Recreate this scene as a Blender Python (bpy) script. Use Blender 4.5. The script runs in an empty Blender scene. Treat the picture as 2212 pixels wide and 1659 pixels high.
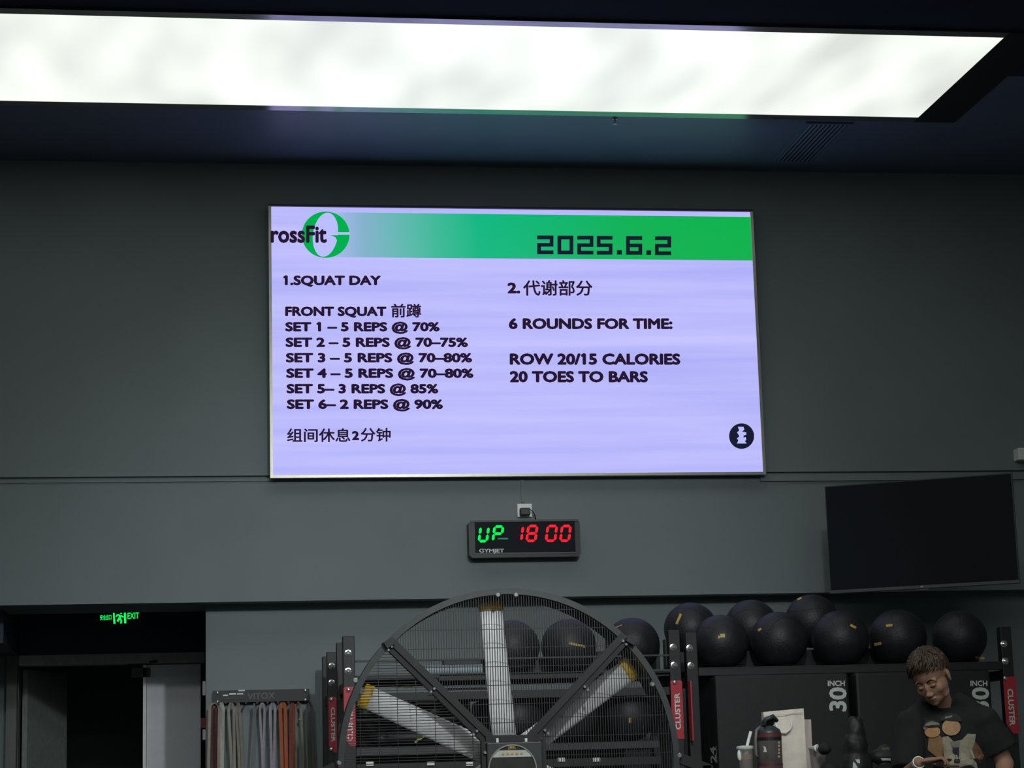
import bpy, bmesh, math, random
from mathutils import Vector, Matrix, Euler, noise
from mathutils.bvhtree import BVHTree
random.seed(7)
SC = bpy.context.scene
COL = SC.collection
W, H = 2212, 1659
# ------------------------------------------------------------------ camera
YAW, PITCH, ROLL, FPX, CZ = 0.1493549, 0.18384072, -0.0282525, 4596.4, 1.2
cy, sy, cp, sp, cr, sr = math.cos(YAW), math.sin(YAW), math.cos(PITCH), math.sin(PITCH), math.cos(ROLL), math.sin(ROLL)
FWD = Vector((sy*cp, cy*cp, sp)); r0 = Vector((cy, -sy, 0)); u0 = r0.cross(FWD)
RGT = r0*cr + u0*sr; UPV = u0*cr - r0*sr
CAM = Vector((0, 0, CZ))
cd = bpy.data.cameras.new('camera'); cam = bpy.data.objects.new('camera', cd); COL.objects.link(cam)
cd.sensor_width = 36; cd.lens = 36*FPX/W; cd.clip_end = 200
m = Matrix((RGT, UPV, -FWD)).transposed().to_4x4(); m.translation = CAM
cam.matrix_world = m; SC.camera = cam
# world: a closed room at night, practically no ambient light
wd = bpy.data.worlds.new('world'); SC.world = wd; wd.use_nodes = True
wd.node_tree.nodes['Background'].inputs[0].default_value = (0.5, 0.6, 0.8, 1)
wd.node_tree.nodes['Background'].inputs[1].default_value = 0.004
SC.view_settings.view_transform = 'Standard'; SC.view_settings.look = 'None'
SC.view_settings.gamma = 1; SC.view_settings.use_curve_mapping = False
SC.view_settings.exposure = 0.0
LAMP = 1.12          # radiance of the light panel in front of the wall
LAMP_ADDED = 7.0     # radiance of the unseen panels added behind the viewer to brighten the room


def ray(x, y): return RGT*(x-W/2) - UPV*(y-H/2) + FWD*FPX
def U(x, y, Y):
    d = ray(x, y); return CAM + d*(Y/d.y)
def UZ(x, y, Z):
    d = ray(x, y); return CAM + d*((Z-CZ)/d.z)

# two unseen spots added behind the viewpoint to brighten the front wall (their cans are built further down)
ADDED_SPOTS = [((1.9, 5.0, 4.9), (1.75, 14.6, 1.5), 760), ((-1.2, 5.4, 4.9), (-.5, 15.5, .3), 260)]
for loc_, aim_, pw in ADDED_SPOTS:
    ld = bpy.data.lights.new('added_spot', 'SPOT'); ld.energy = pw; ld.spot_size = math.radians(43); ld.spot_blend = 1; ld.shadow_soft_size = .12; ld.color = (.93, .97, 1.0)
    lo = bpy.data.objects.new('added_spot', ld); COL.objects.link(lo); lo.location = loc_
    lo.rotation_euler = (Vector(aim_)-Vector(loc_)).to_track_quat('-Z', 'Y').to_euler()
# ------------------------------------------------------------------ materials
def s2l(c): return tuple(((v/255)/12.92 if v/255 <= .04045 else ((v/255+.055)/1.055)**2.4) for v in c)+(1,)
def mat(name, col, rough=.6, metal=0, noise_amt=.12, scale=20, bump=0, bscale=200, emit=0, spec=.5, trans=0, alpha=1, sheen=0):
    m = bpy.data.materials.new(name); m.use_nodes = True
    nt = m.node_tree; b = nt.nodes['Principled BSDF']
    b.inputs['Roughness'].default_value = rough; b.inputs['Metallic'].default_value = metal
    b.inputs['Specular IOR Level'].default_value = spec
    c = s2l(col) if max(col) > 1 else tuple(col)+(1,)
    tc = nt.nodes.new('ShaderNodeTexCoord')
    if emit:
        b.inputs['Base Color'].default_value = (0, 0, 0, 1)
        b.inputs['Emission Color'].default_value = c; b.inputs['Emission Strength'].default_value = emit; b.inputs['Specular IOR Level'].default_value = 0
        return m
    n = nt.nodes.new('ShaderNodeTexNoise'); n.inputs['Scale'].default_value = scale; n.inputs['Detail'].default_value = 4
    nt.links.new(tc.outputs['Object'], n.inputs['Vector'])
    rp = nt.nodes.new('ShaderNodeValToRGB')
    rp.color_ramp.elements[0].color = tuple(v*(1-noise_amt) for v in c[:3])+(1,); rp.color_ramp.elements[0].position = .3
    rp.color_ramp.elements[1].color = tuple(min(1, v*(1+noise_amt)) for v in c[:3])+(1,); rp.color_ramp.elements[1].position = .7
    nt.links.new(n.outputs['Fac'], rp.inputs['Fac']); nt.links.new(rp.outputs['Color'], b.inputs['Base Color'])
    if bump:
        n2 = nt.nodes.new('ShaderNodeTexNoise'); n2.inputs['Scale'].default_value = bscale; n2.inputs['Detail'].default_value = 3
        nt.links.new(tc.outputs['Object'], n2.inputs['Vector'])
        bp = nt.nodes.new('ShaderNodeBump'); bp.inputs['Strength'].default_value = bump; bp.inputs['Distance'].default_value = .01
        nt.links.new(n2.outputs['Fac'], bp.inputs['Height']); nt.links.new(bp.outputs['Normal'], b.inputs['Normal'])
    if trans: b.inputs['Transmission Weight'].default_value = trans
    if alpha < 1: b.inputs['Alpha'].default_value = alpha
    if sheen: b.inputs['Sheen Weight'].default_value = sheen
    return m
M = {}
M['wall'] = mat('wall_paint', (.215, .250, .262), .85, bump=.05, bscale=60, noise_amt=.04, scale=2)
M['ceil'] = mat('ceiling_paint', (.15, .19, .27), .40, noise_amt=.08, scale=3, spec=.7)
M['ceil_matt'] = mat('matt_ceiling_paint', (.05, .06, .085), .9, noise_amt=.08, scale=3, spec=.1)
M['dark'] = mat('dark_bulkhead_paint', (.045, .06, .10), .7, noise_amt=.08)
M['floor'] = mat('rubber_floor', (.03, .031, .033), .8, bump=.3, noise_amt=.5, scale=150)
M['frame_gloss'] = mat('glossy_black_aluminium', (.42, .40, .38), .19, 1.0, noise_amt=.05)
M['frame_matt'] = mat('matt_black_trim', (.012, .013, .015), .6)
M['black'] = mat('black_powder_coat', (.016, .018, .019), .5, bump=.05, spec=.5)
M['blackest'] = mat('black_plastic', (.012, .013, .016), .45)
M['gun'] = mat('grey_powder_coat', (.045, .049, .052), .45)
M['steel'] = mat('zinc_bolt', (.85, .87, .85), .18, .85, noise_amt=.02)
M['silver'] = mat('brushed_aluminium_blade', (.93, .93, .95), .4, .0, noise_amt=.06, scale=14)
M['yellow'] = mat('yellow_blade_tip', (.95, .55, .04), .5)
M['red'] = mat('red_name_plate', (.50, .035, .05), .45, noise_amt=.05)
M['white'] = mat('white_plastic', (.88, .91, .87), .4, noise_amt=.03)
M['ink'] = mat('white_ink', (.72, .76, .74), .6, noise_amt=.04)
M['gold'] = mat('gold_ink', (.62, .42, .10), .5)
M['leather'] = mat('black_leatherette', (.017, .017, .022), .5, bump=.25, bscale=90, noise_amt=.25)
M['seam'] = mat('seam_groove', (.004, .004, .005), .8)
M['vinyl'] = mat('black_vinyl', (.014, .016, .017), .55, bump=.12, bscale=40, noise_amt=.1)
M['door'] = mat('pale_grey_door_paint', (.72, .73, .77), .55, noise_amt=.03)
M['doorframe'] = mat('grey_metal_door_frame', (.15, .16, .15), .5, noise_amt=.05)
M['tv'] = mat('black_screen_glass', (.005, .008, .013), .5, noise_amt=.05, spec=.12)
M['tvlip'] = mat('dark_grey_plastic', (.05, .055, .06), .4)
M['alu'] = mat('champagne_aluminium', (.42, .41, .36), .35, .6, noise_amt=.05)


def glow(name, col, s=1.0): return mat(name, col, emit=s)
M['g_led'] = glow('green_led', (.0, 1.0, .10), 1.0)
M['g_exit'] = glow('green_exit_sign', (.01, 1.0, .14), .95)
M['r_led'] = glow('red_led', (1.0, .018, .04), 1.0)
M['t_led'] = glow('dim_teal_led', (.03, .25, .18), .8)
M['off'] = glow('dark_screen_pixels', (.020, .009, .030), 1)
M['navy'] = glow('navy_screen_pixels', (.010, .012, .03), 1)
M['sgreen'] = glow('screen_green', (.0, .43, .075), 1)
M['steal'] = glow('screen_teal', (.02, .45, .30), 1)
M['slil'] = glow('screen_lilac', (.50, .52, 1.0), 1)

# ------------------------------------------------------------------ mesh helpers
class MB:
    def __init__(s): s.v = []; s.f = []
    def add(s, vs, fs):
        o = len(s.v); s.v += [Vector(v) for v in vs]; s.f += [tuple(i+o for i in f) for f in fs]; return s
    def box(s, a, b):
        (x0, y0, z0), (x1, y1, z1) = a, b
        x0, x1 = min(x0, x1), max(x0, x1); y0, y1 = min(y0, y1), max(y0, y1); z0, z1 = min(z0, z1), max(z0, z1)
        return s.add([(x0, y0, z0), (x1, y0, z0), (x1, y1, z0), (x0, y1, z0), (x0, y0, z1), (x1, y0, z1), (x1, y1, z1), (x0, y1, z1)],
                     [(0, 3, 2, 1), (4, 5, 6, 7), (0, 1, 5, 4), (1, 2, 6, 5), (2, 3, 7, 6), (3, 0, 4, 7)])
    def bar(s, p, q, w, d, up=(0, 1, 0)):
        p, q = Vector(p), Vector(q); t = (q-p).normalized(); u = Vector(up); a = t.cross(u).normalized(); u = a.cross(t).normalized()
        c = []
        for o in (p, q):
            for i, j in ((-1, -1), (1, -1), (1, 1), (-1, 1)): c.append(o+a*(w/2*i)+u*(d/2*j))
        return s.add(c, [(0, 3, 2, 1), (4, 5, 6, 7), (0, 1, 5, 4), (1, 2, 6, 5), (2, 3, 7, 6), (3, 0, 4, 7)])
    def tube(s, pts, r, n=8, cap=True):
        pts = [Vector(p) for p in pts]; rs = r if isinstance(r, (list, tuple)) else [r]*len(pts)
        up = None; vs = []; fs = []
        for i, p in enumerate(pts):
            t = (pts[min(i+1, len(pts)-1)]-pts[max(i-1, 0)]).normalized()
            if up is None: up = Vector((0, 0, 1)) if abs(t.z) < .9 else Vector((0, 1, 0))
            a = t.cross(up).normalized(); up = a.cross(t).normalized()
            for k in range(n):
                g = 2*math.pi*k/n; vs.append(p+(a*math.cos(g)+up*math.sin(g))*rs[i])
        for i in range(len(pts)-1):
            for k in range(n):
                k2 = (k+1) % n; fs.append((i*n+k, i*n+k2, (i+1)*n+k2, (i+1)*n+k))
        if cap: fs.append(tuple(range(n))[::-1]); fs.append(tuple((len(pts)-1)*n+k for k in range(n)))
        return s.add(vs, fs)
    def ell(s, c, r, M3=None, nu=20, nv=12):
        c = Vector(c); r = (r, r, r) if not isinstance(r, (tuple, list)) else r
        vs = [Vector((0, 0, r[2]))]
        for j in range(1, nv):
            t = math.pi*j/nv
            for i in range(nu):
                a = 2*math.pi*i/nu; vs.append(Vector((r[0]*math.sin(t)*math.cos(a), r[1]*math.sin(t)*math.sin(a), r[2]*math.cos(t))))
        vs.append(Vector((0, 0, -r[2])))
        if M3: vs = [M3 @ v for v in vs]
        fs = [(0, 1+i, 1+(i+1) % nu) for i in range(nu)]
        for j in range(nv-2):
            for i in range(nu):
                a = 1+j*nu+i; b = 1+j*nu+(i+1) % nu; fs.append((a, a+nu, b+nu, b))
        L = len(vs)-1; o = 1+(nv-2)*nu
        fs += [(L, o+(i+1) % nu, o+i) for i in range(nu)]
        return s.add([c+v for v in vs], fs)
    def lathe(s, c, prof, n=24, axis='z'):
        vs = []; fs = []; c = Vector(c)
        for r, h in prof:
            for k in range(n):
                g = 2*math.pi*k/n
                v = Vector((r*math.cos(g), r*math.sin(g), h)) if axis == 'z' else Vector((r*math.cos(g), h, r*math.sin(g)))
                vs.append(c+v)
        for i in range(len(prof)-1):
            for k in range(n):
                k2 = (k+1) % n; fs.append((i*n+k, i*n+k2, (i+1)*n+k2, (i+1)*n+k))
        fs.append(tuple(range(n))[::-1]); fs.append(tuple((len(prof)-1)*n+k for k in range(n)))
        return s.add(vs, fs)
    def prism(s, poly, thick):
        """poly: world points in a plane; thick: offset vector"""
        p = [Vector(q) for q in poly]; t = Vector(thick); n = len(p)
        return s.add(p+[q+t for q in p], [tuple(range(n)), tuple(range(n, 2*n))[::-1]]+[(i, i+n, (i+1) % n+n, (i+1) % n) for i in range(n)])
    def ring(s, c, r0_, r1_, y0, y1, n=96, a0=0, a1=2*math.pi):
        c = Vector(c); full = abs(a1-a0-2*math.pi) < 1e-6; k_ = n if full else n+1; vs = []; fs = []
        for k in range(k_):
            g = a0+(a1-a0)*k/n; e = Vector((math.cos(g), 0, math.sin(g)))
            for r, y in ((r0_, y0), (r1_, y0), (r1_, y1), (r0_, y1)): vs.append(c+e*r+Vector((0, y, 0)))
        for k in range(n):
            a = k*4; b = ((k+1) % k_)*4
            for i in range(4): fs.append((a+i, a+(i+1) % 4, b+(i+1) % 4, b+i))
        if not full: fs += [(0, 3, 2, 1), (n*4, n*4+1, n*4+2, n*4+3)]
        return s.add(vs, fs)
    def build(s, name, material, parent=None, smooth=False, bevel=0, loc=None):
        me = bpy.data.meshes.new(name)
        o_ = Vector(loc) if loc is not None else (Vector(parent.location) if parent and parent.type == 'EMPTY' else Vector((0, 0, 0)))
        base = world_base(parent) if parent else Vector((0, 0, 0))
        org = base if loc is None else Vector(loc)
        me.from_pydata([tuple(v-org) for v in s.v], [], s.f); me.update()
        bm = bmesh.new(); bm.from_mesh(me)
        bmesh.ops.recalc_face_normals(bm, faces=bm.faces)
        bm.to_mesh(me); bm.free()
        me.materials.append(material)
        if smooth:
            for p in me.polygons: p.use_smooth = True
        ob = bpy.data.objects.new(name, me); COL.objects.link(ob)
        if parent: ob.parent = parent; ob.location = org-base
        else: ob.location = org
        if bevel:
            md = ob.modifiers.new('bevel', 'BEVEL'); md.width = bevel; md.segments = 2; md.limit_method = 'ANGLE'
        return ob

def world_base(o):
    b = Vector((0, 0, 0))
    while o: b += Vector(o.location); o = o.parent
    return b
def tag(o, label=None, cat=None, group=None, kind=None):
    if label: o['label'] = label
    if cat: o['category'] = cat
    if group: o['group'] = group
    if kind: o['kind'] = kind
    return o
def empty(name, loc, label, cat, group=None):
    o = bpy.data.objects.new(name, None); COL.objects.link(o); o.location = loc; o.empty_display_size = .1
    return tag(o, label, cat, group)
def struct(name, mb, material, **k):
    return tag(mb.build(name, material, **k), kind='structure')

_tc = {}
def text_geo(body, bold=0.0, shear=0.0):
    """triangulated flat glyph mesh of the built-in font: (verts2d, faces)"""
    k = (body, bold, shear)
    if k in _tc: return _tc[k]
    cu = bpy.data.curves.new('t', 'FONT'); cu.body = body; cu.size = 1; cu.offset = bold; cu.shear = shear; cu.resolution_u = 3
    ob = bpy.data.objects.new('t', cu); COL.objects.link(ob)
    dg = bpy.context.evaluated_depsgraph_get(); me = bpy.data.meshes.new_from_object(ob.evaluated_get(dg))
    vs = [(v.co.x, v.co.y) for v in me.vertices]; fs = [tuple(p.vertices) for p in me.polygons]
    bpy.data.objects.remove(ob); bpy.data.curves.remove(cu); bpy.data.meshes.remove(me)
    _tc[k] = (vs, fs); return vs, fs
def text(name, body, O, X, Y, material, parent, bold=0.0, cap=None, thick=None, shear=0.0):
    """O lower left corner, X / Y edge vectors of the ink box. cap: font cap height when only capitals' height is given"""
    v0, f0 = text_geo(body, 0, shear)
    O, X, Y = Vector(O), Vector(X), Vector(Y)
    x0 = min(v[0] for v in v0)-bold; x1 = max(v[0] for v in v0)+bold
    y0, y1 = (min(v[1] for v in v0)-bold, max(v[1] for v in v0)+bold) if cap is None else (-bold, cap+bold)
    nn = X.cross(Y).normalized(); mb = MB()
    w1 = max(v[0] for v in text_geo('1')[0])-min(v[0] for v in text_geo('1')[0]) if '1' in body else 0
    v0, f0 = list(v0), list(f0)
    for i, ch in enumerate(body):
        if ch == '1' and w1 < .2:
            xr = max(v[0] for v in text_geo(body[:i+1])[0]); xl = xr-w1*.5; n0 = len(v0)
            v0 += [(xl, .727), (xl-.14, .62), (xl-.14, .535), (xl, .62)]; f0.append((n0, n0+1, n0+2, n0+3))
    off = [(0, 0)]+([(bold*math.cos(math.pi*k/4), bold*math.sin(math.pi*k/4)) for k in range(8)] if bold else [])
    for i, (ox, oy) in enumerate(off):
        mb.add([O+X*((v[0]+ox-x0)/(x1-x0))+Y*((v[1]+oy-y0)/(y1-y0))+nn*(.00008*i) for v in v0], f0)
    me_o = mb.build(name, material, parent)
    return me_o
def remeshed(name, mb, material, parent, voxel, smooth=4, post=None, extra=None):
    me = bpy.data.meshes.new('tmp'); me.from_pydata([tuple(v) for v in mb.v], [], mb.f); me.update()
    bm = bmesh.new(); bm.from_mesh(me); bmesh.ops.recalc_face_normals(bm, faces=bm.faces); bm.to_mesh(me); bm.free()
    ob = bpy.data.objects.new('tmp', me); COL.objects.link(ob)
    r = ob.modifiers.new('r', 'REMESH'); r.mode = 'VOXEL'; r.voxel_size = voxel; r.use_smooth_shade = True
    s = ob.modifiers.new('s', 'SMOOTH'); s.iterations = smooth; s.factor = .5
    dg = bpy.context.evaluated_depsgraph_get(); nm = bpy.data.meshes.new_from_object(ob.evaluated_get(dg))
    bpy.data.objects.remove(ob); bpy.data.meshes.remove(me)
    base = world_base(parent) if parent else Vector((0, 0, 0))
    for v in nm.vertices:
        c = v.co.copy()
        if post: c = post(c)
        v.co = c-base
    nm.name = name; nm.materials.clear(); nm.materials.append(material)
    for p in nm.polygons: p.use_smooth = True
    o = bpy.data.objects.new(name, nm); COL.objects.link(o)
    if parent: o.parent = parent
    return o
def copy_thing(root, loc):
    r = root.copy(); COL.objects.link(r); r.location = loc
    for ch in root.children:
        c = ch.copy(); COL.objects.link(c); c.parent = r
        for g in ch.children:
            d = g.copy(); COL.objects.link(d); d.parent = c
    return r

# ------------------------------------------------------------------ room shell
YW = 14.6                      # face of the upper wall
CEIL = CZ+4.33
ZG = CZ+2.094                  # groove / foot of the screen
ZS = CZ+1.24                   # underside of the overhanging wall
YL = 14.78                      # recessed lower wall
XL, XR, YB = -7.5, 7.5, -6.0
struct('floor', MB().box((XL, YB, -.1), (XR, 20, 0)), M['floor'])
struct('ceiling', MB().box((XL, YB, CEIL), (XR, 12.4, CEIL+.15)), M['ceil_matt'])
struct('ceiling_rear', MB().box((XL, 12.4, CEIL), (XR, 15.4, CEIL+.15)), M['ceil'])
struct('wall_left', MB().box((XL-.15, YB, 0), (XL, 15.4, CEIL)), M['wall'])
struct('wall_right', MB().box((XR, YB, 0), (XR+.15, 15.4, CEIL)), M['wall'])
struct('wall_rear', MB().box((XL, YB-.15, 0), (XR, YB, CEIL)), M['wall'])
# upper wall: one continuous face above the groove, the panelled band below it
struct('wall_front', MB().box((XL, YW, ZG+.012), (XR, 15.35, CEIL)).box((XL, YW+.03, ZG-.02), (XR, 15.35, ZG+.02)).box((XL, YW-.012, ZS), (XR, 15.35, ZG-.012)), M['wall'])
# thin painted trunking under the groove, right of the screen
a = U(1655, 1035, YW-.012)
xt = U(1640, 1030, YW).x
struct('trim_1', MB().box((xt, YW-.03, ZG-.058), (XR, YW-.0121, ZG-.008)), M['wall'])
struct('trim_2', MB().box((XL, YW-.022, ZG-.030), (U(592, 1030, YW).x, YW-.0121, ZG-.0125)), M['wall'])
# recessed lower wall right of the passage, and its end
xo = U(445, 1480, YL).x
struct('wall_lower', MB().box((xo, YL, 0), (XR, YL+.15, ZS)), M['wall'])
YD = 16.4                      # plane of the passage door
pd = U(44, 1417, YD)
zb = pd.z; xb = pd.x
struct('wall_passage', MB().box((xo, YL+.15, 0), (xo+.12, YD+.3, ZS+.3)), M['wall'])
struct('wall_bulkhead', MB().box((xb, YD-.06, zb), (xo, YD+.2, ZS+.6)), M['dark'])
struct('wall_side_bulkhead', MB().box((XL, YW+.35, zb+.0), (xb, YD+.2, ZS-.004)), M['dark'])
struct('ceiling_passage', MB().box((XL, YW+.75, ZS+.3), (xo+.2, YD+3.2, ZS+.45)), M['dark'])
# door set: frame, fixed pale leaf, open leaf into a dark corridor
dz = UZ
dL = U(15, 1500, YD).x; dR = xo-.004
dT = U(200, 1426, YD).z
hd = zb-.001
j1 = U(42, 1500, YD).x; j2 = U(311, 1500, YD).x; j3 = U(317, 1500, YD).x
dr = empty('door_1', (j2, YD, 0), None, None); dr['kind'] = 'structure'
MB().box((dL, YD-.06, 0), (j1, YD+.12, hd)).build('frame', M['doorframe'], dr)
MB().box((j1, YD-.07, dT-.035), (dR, YD+.12, hd)).build('header', mat('lit_metal_header', (.5, .52, .49), .5), dr)  # the light on the header is put into its paler colour
MB().box((j1-.012, YD-.075, 0), (j1-.004, YD-.061, dT-.035)).build('seal_strip', M['frame_matt'], dr)
MB().box((j3, YD-.01, .01), (dR-.03, YD+.035, dT-.045)).build('door_leaf', M['door'], dr, bevel=.002)
MB().box((j2-.006, YD-.03, .01), (j3-.002, YD+.04, dT-.045)).build('leaf_edge', M['white'], dr)
c = U(290, 1449, YD)
MB().box((c.x-.02, YD-.03, c.z-.05), (c.x+.12, YD+.03, c.z+.02)).bar(U(275, 1438, YD-.02), U(340, 1428, YD-.08), .02, .012).build('door_closer', M['blackest'], dr)
jm = U(140, 1500, YD+.8)
MB().bar((j1+.03, YD+.14, (dT-.05)/2), (jm.x, YD+.8, (dT-.05)/2), .04, dT-.06, up=(0, 0, 1)).build('open_leaf', mat('grey_green_door_paint', (.30, .34, .32), .6), dr)
struct('wall_corridor', MB().box((xb-2.5, 19, 0), (xo+1.5, 19.1, ZS+.3)).box((xo+.3, YD+.3, 0), (xo+.4, 19, ZS+.3)).box((xb-.6, YD+.3, 0), (xb-.5, 19, ZS+.3)), M['wall'])
struct('wall_passage_left', MB().box((XL, YD+.02, 0), (dL, YD+.15, zb-.001)), M['wall'])
# small fittings by the door
p0, p1 = U(437, 1470, YL-.02), U(445, 1500, YL-.02)
# ------------------------------------------------------------------ light panels
def lampmat(strength):
    m = bpy.data.materials.new('lit_stretch_fabric'); m.use_nodes = True; nt = m.node_tree; b = nt.nodes['Principled BSDF']
    b.inputs['Base Color'].default_value = (0, 0, 0, 1)
    tc = nt.nodes.new('ShaderNodeTexCoord'); mp = nt.nodes.new('ShaderNodeMapping'); mp.inputs['Scale'].default_value = (1.5, .55, 1)
    n = nt.nodes.new('ShaderNodeTexNoise'); n.inputs['Scale'].default_value = 1.3; n.inputs['Detail'].default_value = 1.0
    nt.links.new(tc.outputs['Object'], mp.inputs['Vector']); nt.links.new(mp.outputs['Vector'], n.inputs['Vector'])
    r = nt.nodes.new('ShaderNodeValToRGB'); e = r.color_ramp.elements
    e[0].position = .30; e[0].color = (.66, .69, .65, 1); e[1].position = .68; e[1].color = (.95, 1.0, .93, 1)
    nt.links.new(n.outputs['Fac'], r.inputs['Fac']); nt.links.new(r.outputs['Color'], b.inputs['Emission Color'])
    b.inputs['Emission Strength'].default_value = strength
    return m
M['lamp'] = lampmat(LAMP); M['lamp_added'] = lampmat(LAMP_ADDED)
def light_panel(y0, y1, x0, x1, label, group=None, mm='lamp'):
    t = empty('light_panel', ((x0+x1)/2, (y0+y1)/2, CEIL), label, 'ceiling light', group)
    zf = CEIL-.012
    MB().box((x0, y0, zf-.001), (x1, y1, CEIL-.004)).build('diffuser', M[mm], t)
    f = MB()
    f.box((x0, y1, zf-.003), (x1, y1+.095, CEIL-.001)).box((x0, y0-.085, zf-.003), (x1, y0, CEIL-.001))
    f.build('glossy_rim', M['frame_gloss'], t)
    MB().box((x1, y0-.085, zf-.004), (x1+.29, y1+.095, CEIL-.001)).build('end_cover', M['frame_matt'], t)
    return t
light_panel(11.662, 13.232, -1.95, 4.814, 'long white glowing fabric ceiling light in front of the wall with the big screen')
for k, y in enumerate((4.6, 0.2, -4.2)):  # unseen panels, added and made brighter to light the front wall
    light_panel(y, y+1.57, -1.9, 4.5, ('nearest', 'middle', 'farthest')[k]+' of the three white ceiling light panels added behind the viewer', 'ceiling lights added behind the viewer', 'lamp_added')

for loc_, aim_, pw in ADDED_SPOTS:  # made-up housings for the added spots
    p = Vector(loc_); d_ = (Vector(aim_)-p).normalized(); q = p-d_*.16
    t = empty('added_spot_can', (q.x, q.y, CEIL), 'black cylindrical lamp added out of view and aimed at the '+('passage door' if aim_[0] < 0 else 'middle of the front wall'), 'added_spot', 'spotlights added behind the viewer')
    MB().tube([q-d_*.14, q+d_*.02], .07, 20).build('lamp_can', M['frame_matt'], t)
    MB().tube([(q.x, q.y, q.z+.05), (q.x, q.y, CEIL-.001)], .012, 8).build('stem', M['frame_matt'], t)
# slot diffuser
v0, v1 = 13.435, 14.30
t = empty('air_vent', (4.24, 13.85, CEIL), 'dark slatted air vent in the ceiling behind the right end of the long light', 'air vent')
MB().box((4.085, v0-.02, CEIL-.012), (4.115, v1+.02, CEIL-.001)).box((4.385, v0-.02, CEIL-.012), (4.415, v1+.02, CEIL-.001)).box((4.115, v0-.02, CEIL-.012), (4.385, v0, CEIL-.001)).box((4.115, v1, CEIL-.012), (4.385, v1+.02, CEIL-.001)).build('frame', M['ceil'], t)
MB().box((4.115, v0, CEIL-.003), (4.385, v1, CEIL-.001)).build('duct_mouth', M['frame_matt'], t)
sl = None
for k in range(9):
    x = 4.13+.03*k
    if sl is None:
        sl = MB().bar((x, v0, CEIL-.009), (x, v1, CEIL-.009), .014, .006, up=(.5, 0, 1)).build('slat', M['ceil'], t, loc=(x, v0, CEIL-.009)); s0 = x; l0 = sl.location.copy()
    else:
        c = sl.copy(); COL.objects.link(c); c.parent = t; c.location = l0+Vector((x-s0, 0, 0))
p = U(1328, 254, 14.0)
p = UZ(1328, 256, CEIL)
t = MB().lathe((p.x, p.y, CEIL-.03), [(.006, -.012), (.016, -.010), (.016, -.006), (.006, -.004), (.008, .018), (.02, .024), (.02, .029)], 12).build('sprinkler_head', M['alu'], loc=(p.x, p.y, CEIL))
tag(t, 'tiny metal sprinkler head in the ceiling just behind the long light', 'sprinkler')

# ------------------------------------------------------------------ big LED screen
YS = 14.5
TL, TR, BR, BL = U(585, 446, YS), U(1621.7, 458.3, YS), U(1646.7, 1019.5, YS), U(591, 1026.3, YS)
sx0, sx1, sz0, sz1 = .513, 3.960, CZ+2.093, CZ+3.992
def screen_mat():
    m = bpy.data.materials.new('lilac_led_surface'); m.use_nodes = True; nt = m.node_tree; b = nt.nodes['Principled BSDF']
    b.inputs['Base Color'].default_value = (.01, .01, .01, 1); b.inputs['Roughness'].default_value = .6
    tc = nt.nodes.new('ShaderNodeTexCoord'); mp = nt.nodes.new('ShaderNodeMapping'); mp.inputs['Scale'].default_value = (.25, 1, 7)
    n = nt.nodes.new('ShaderNodeTexNoise'); n.inputs['Scale'].default_value = 1.3; n.inputs['Detail'].default_value = 5
    nt.links.new(tc.outputs['Object'], mp.inputs['Vector']); nt.links.new(mp.outputs['Vector'], n.inputs['Vector'])
    r = nt.nodes.new('ShaderNodeValToRGB'); e = r.color_ramp.elements
    e[0].position = .3; e[0].color = (.41, .42, .93, 1); e[1].position = .7; e[1].color = (.56, .54, 1.0, 1)
    nt.links.new(n.outputs['Fac'], r.inputs['Fac']); nt.links.new(r.outputs['Color'], b.inputs['Emission Color']); b.inputs['Emission Strength'].default_value = 1
    return m
M['led'] = screen_mat()
def banner_mat(x0, x1):
    m = bpy.data.materials.new('banner_gradient'); m.use_nodes = True; nt = m.node_tree; b = nt.nodes['Principled BSDF']
    b.inputs['Base Color'].default_value = (0, 0, 0, 1)
    tc = nt.nodes.new('ShaderNodeTexCoord'); sp_ = nt.nodes.new('ShaderNodeSeparateXYZ'); nt.links.new(tc.outputs['Generated'], sp_.inputs[0])
    r = nt.nodes.new('ShaderNodeValToRGB'); el = r.color_ramp.elements
    st = [(0, (.46, .49, .95)), (.10, (.22, .44, .60)), (.19, (.11, .48, .42)), (.27, (.04, .48, .30)), (.36, (.0, .47, .22)), (.5, (.0, .46, .17)), (.72, (.0, .44, .085)), (1, (.0, .44, .07))]
    el[0].position = 0; el[0].color = st[0][1]+(1,); el[1].position = 1; el[1].color = st[-1][1]+(1,)
    for pz, c in st[1:-1]:
        q = el.new(pz); q.color = c+(1,)
    nt.links.new(sp_.outputs['X'], r.inputs['Fac']); nt.links.new(r.outputs['Color'], b.inputs['Emission Color']); b.inputs['Emission Strength'].default_value = 1
    return m
S = empty('led_screen', ((sx0+sx1)/2, YS, sz0), 'big lit lilac and green screen with the workout text on the dark wall', 'screen')
MB().box((sx0, YS, sz0), (sx1, YS+.02, sz1)).build('display_surface', M['led'], S)
MB().box((sx0-.004, YS+.02, sz0-.004), (sx1+.004, YW, sz1+.004)).build('housing', M['blackest'], S)
fr = MB(); w = .020
fr.box((sx0-w, YS-.006, sz0-w), (sx0-.001, YS+.05, sz1+.004)).box((sx1+.001, YS-.006, sz0-w), (sx1+w, YS+.05, sz1+.004)).box((sx0-.001, YS-.006, sz0-w), (sx1+.001, YS+.05, sz0-.001))
fr.build('edge_frame', M['alu'], S)
MB().box((sx0-w, YS-.006, sz1+.0045), (sx1+w, YS+.05, sz1+.018)).build('top_frame', M['blackest'], S)
def PS(x, y, d=.002): return U(x, y, YS-d)
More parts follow.
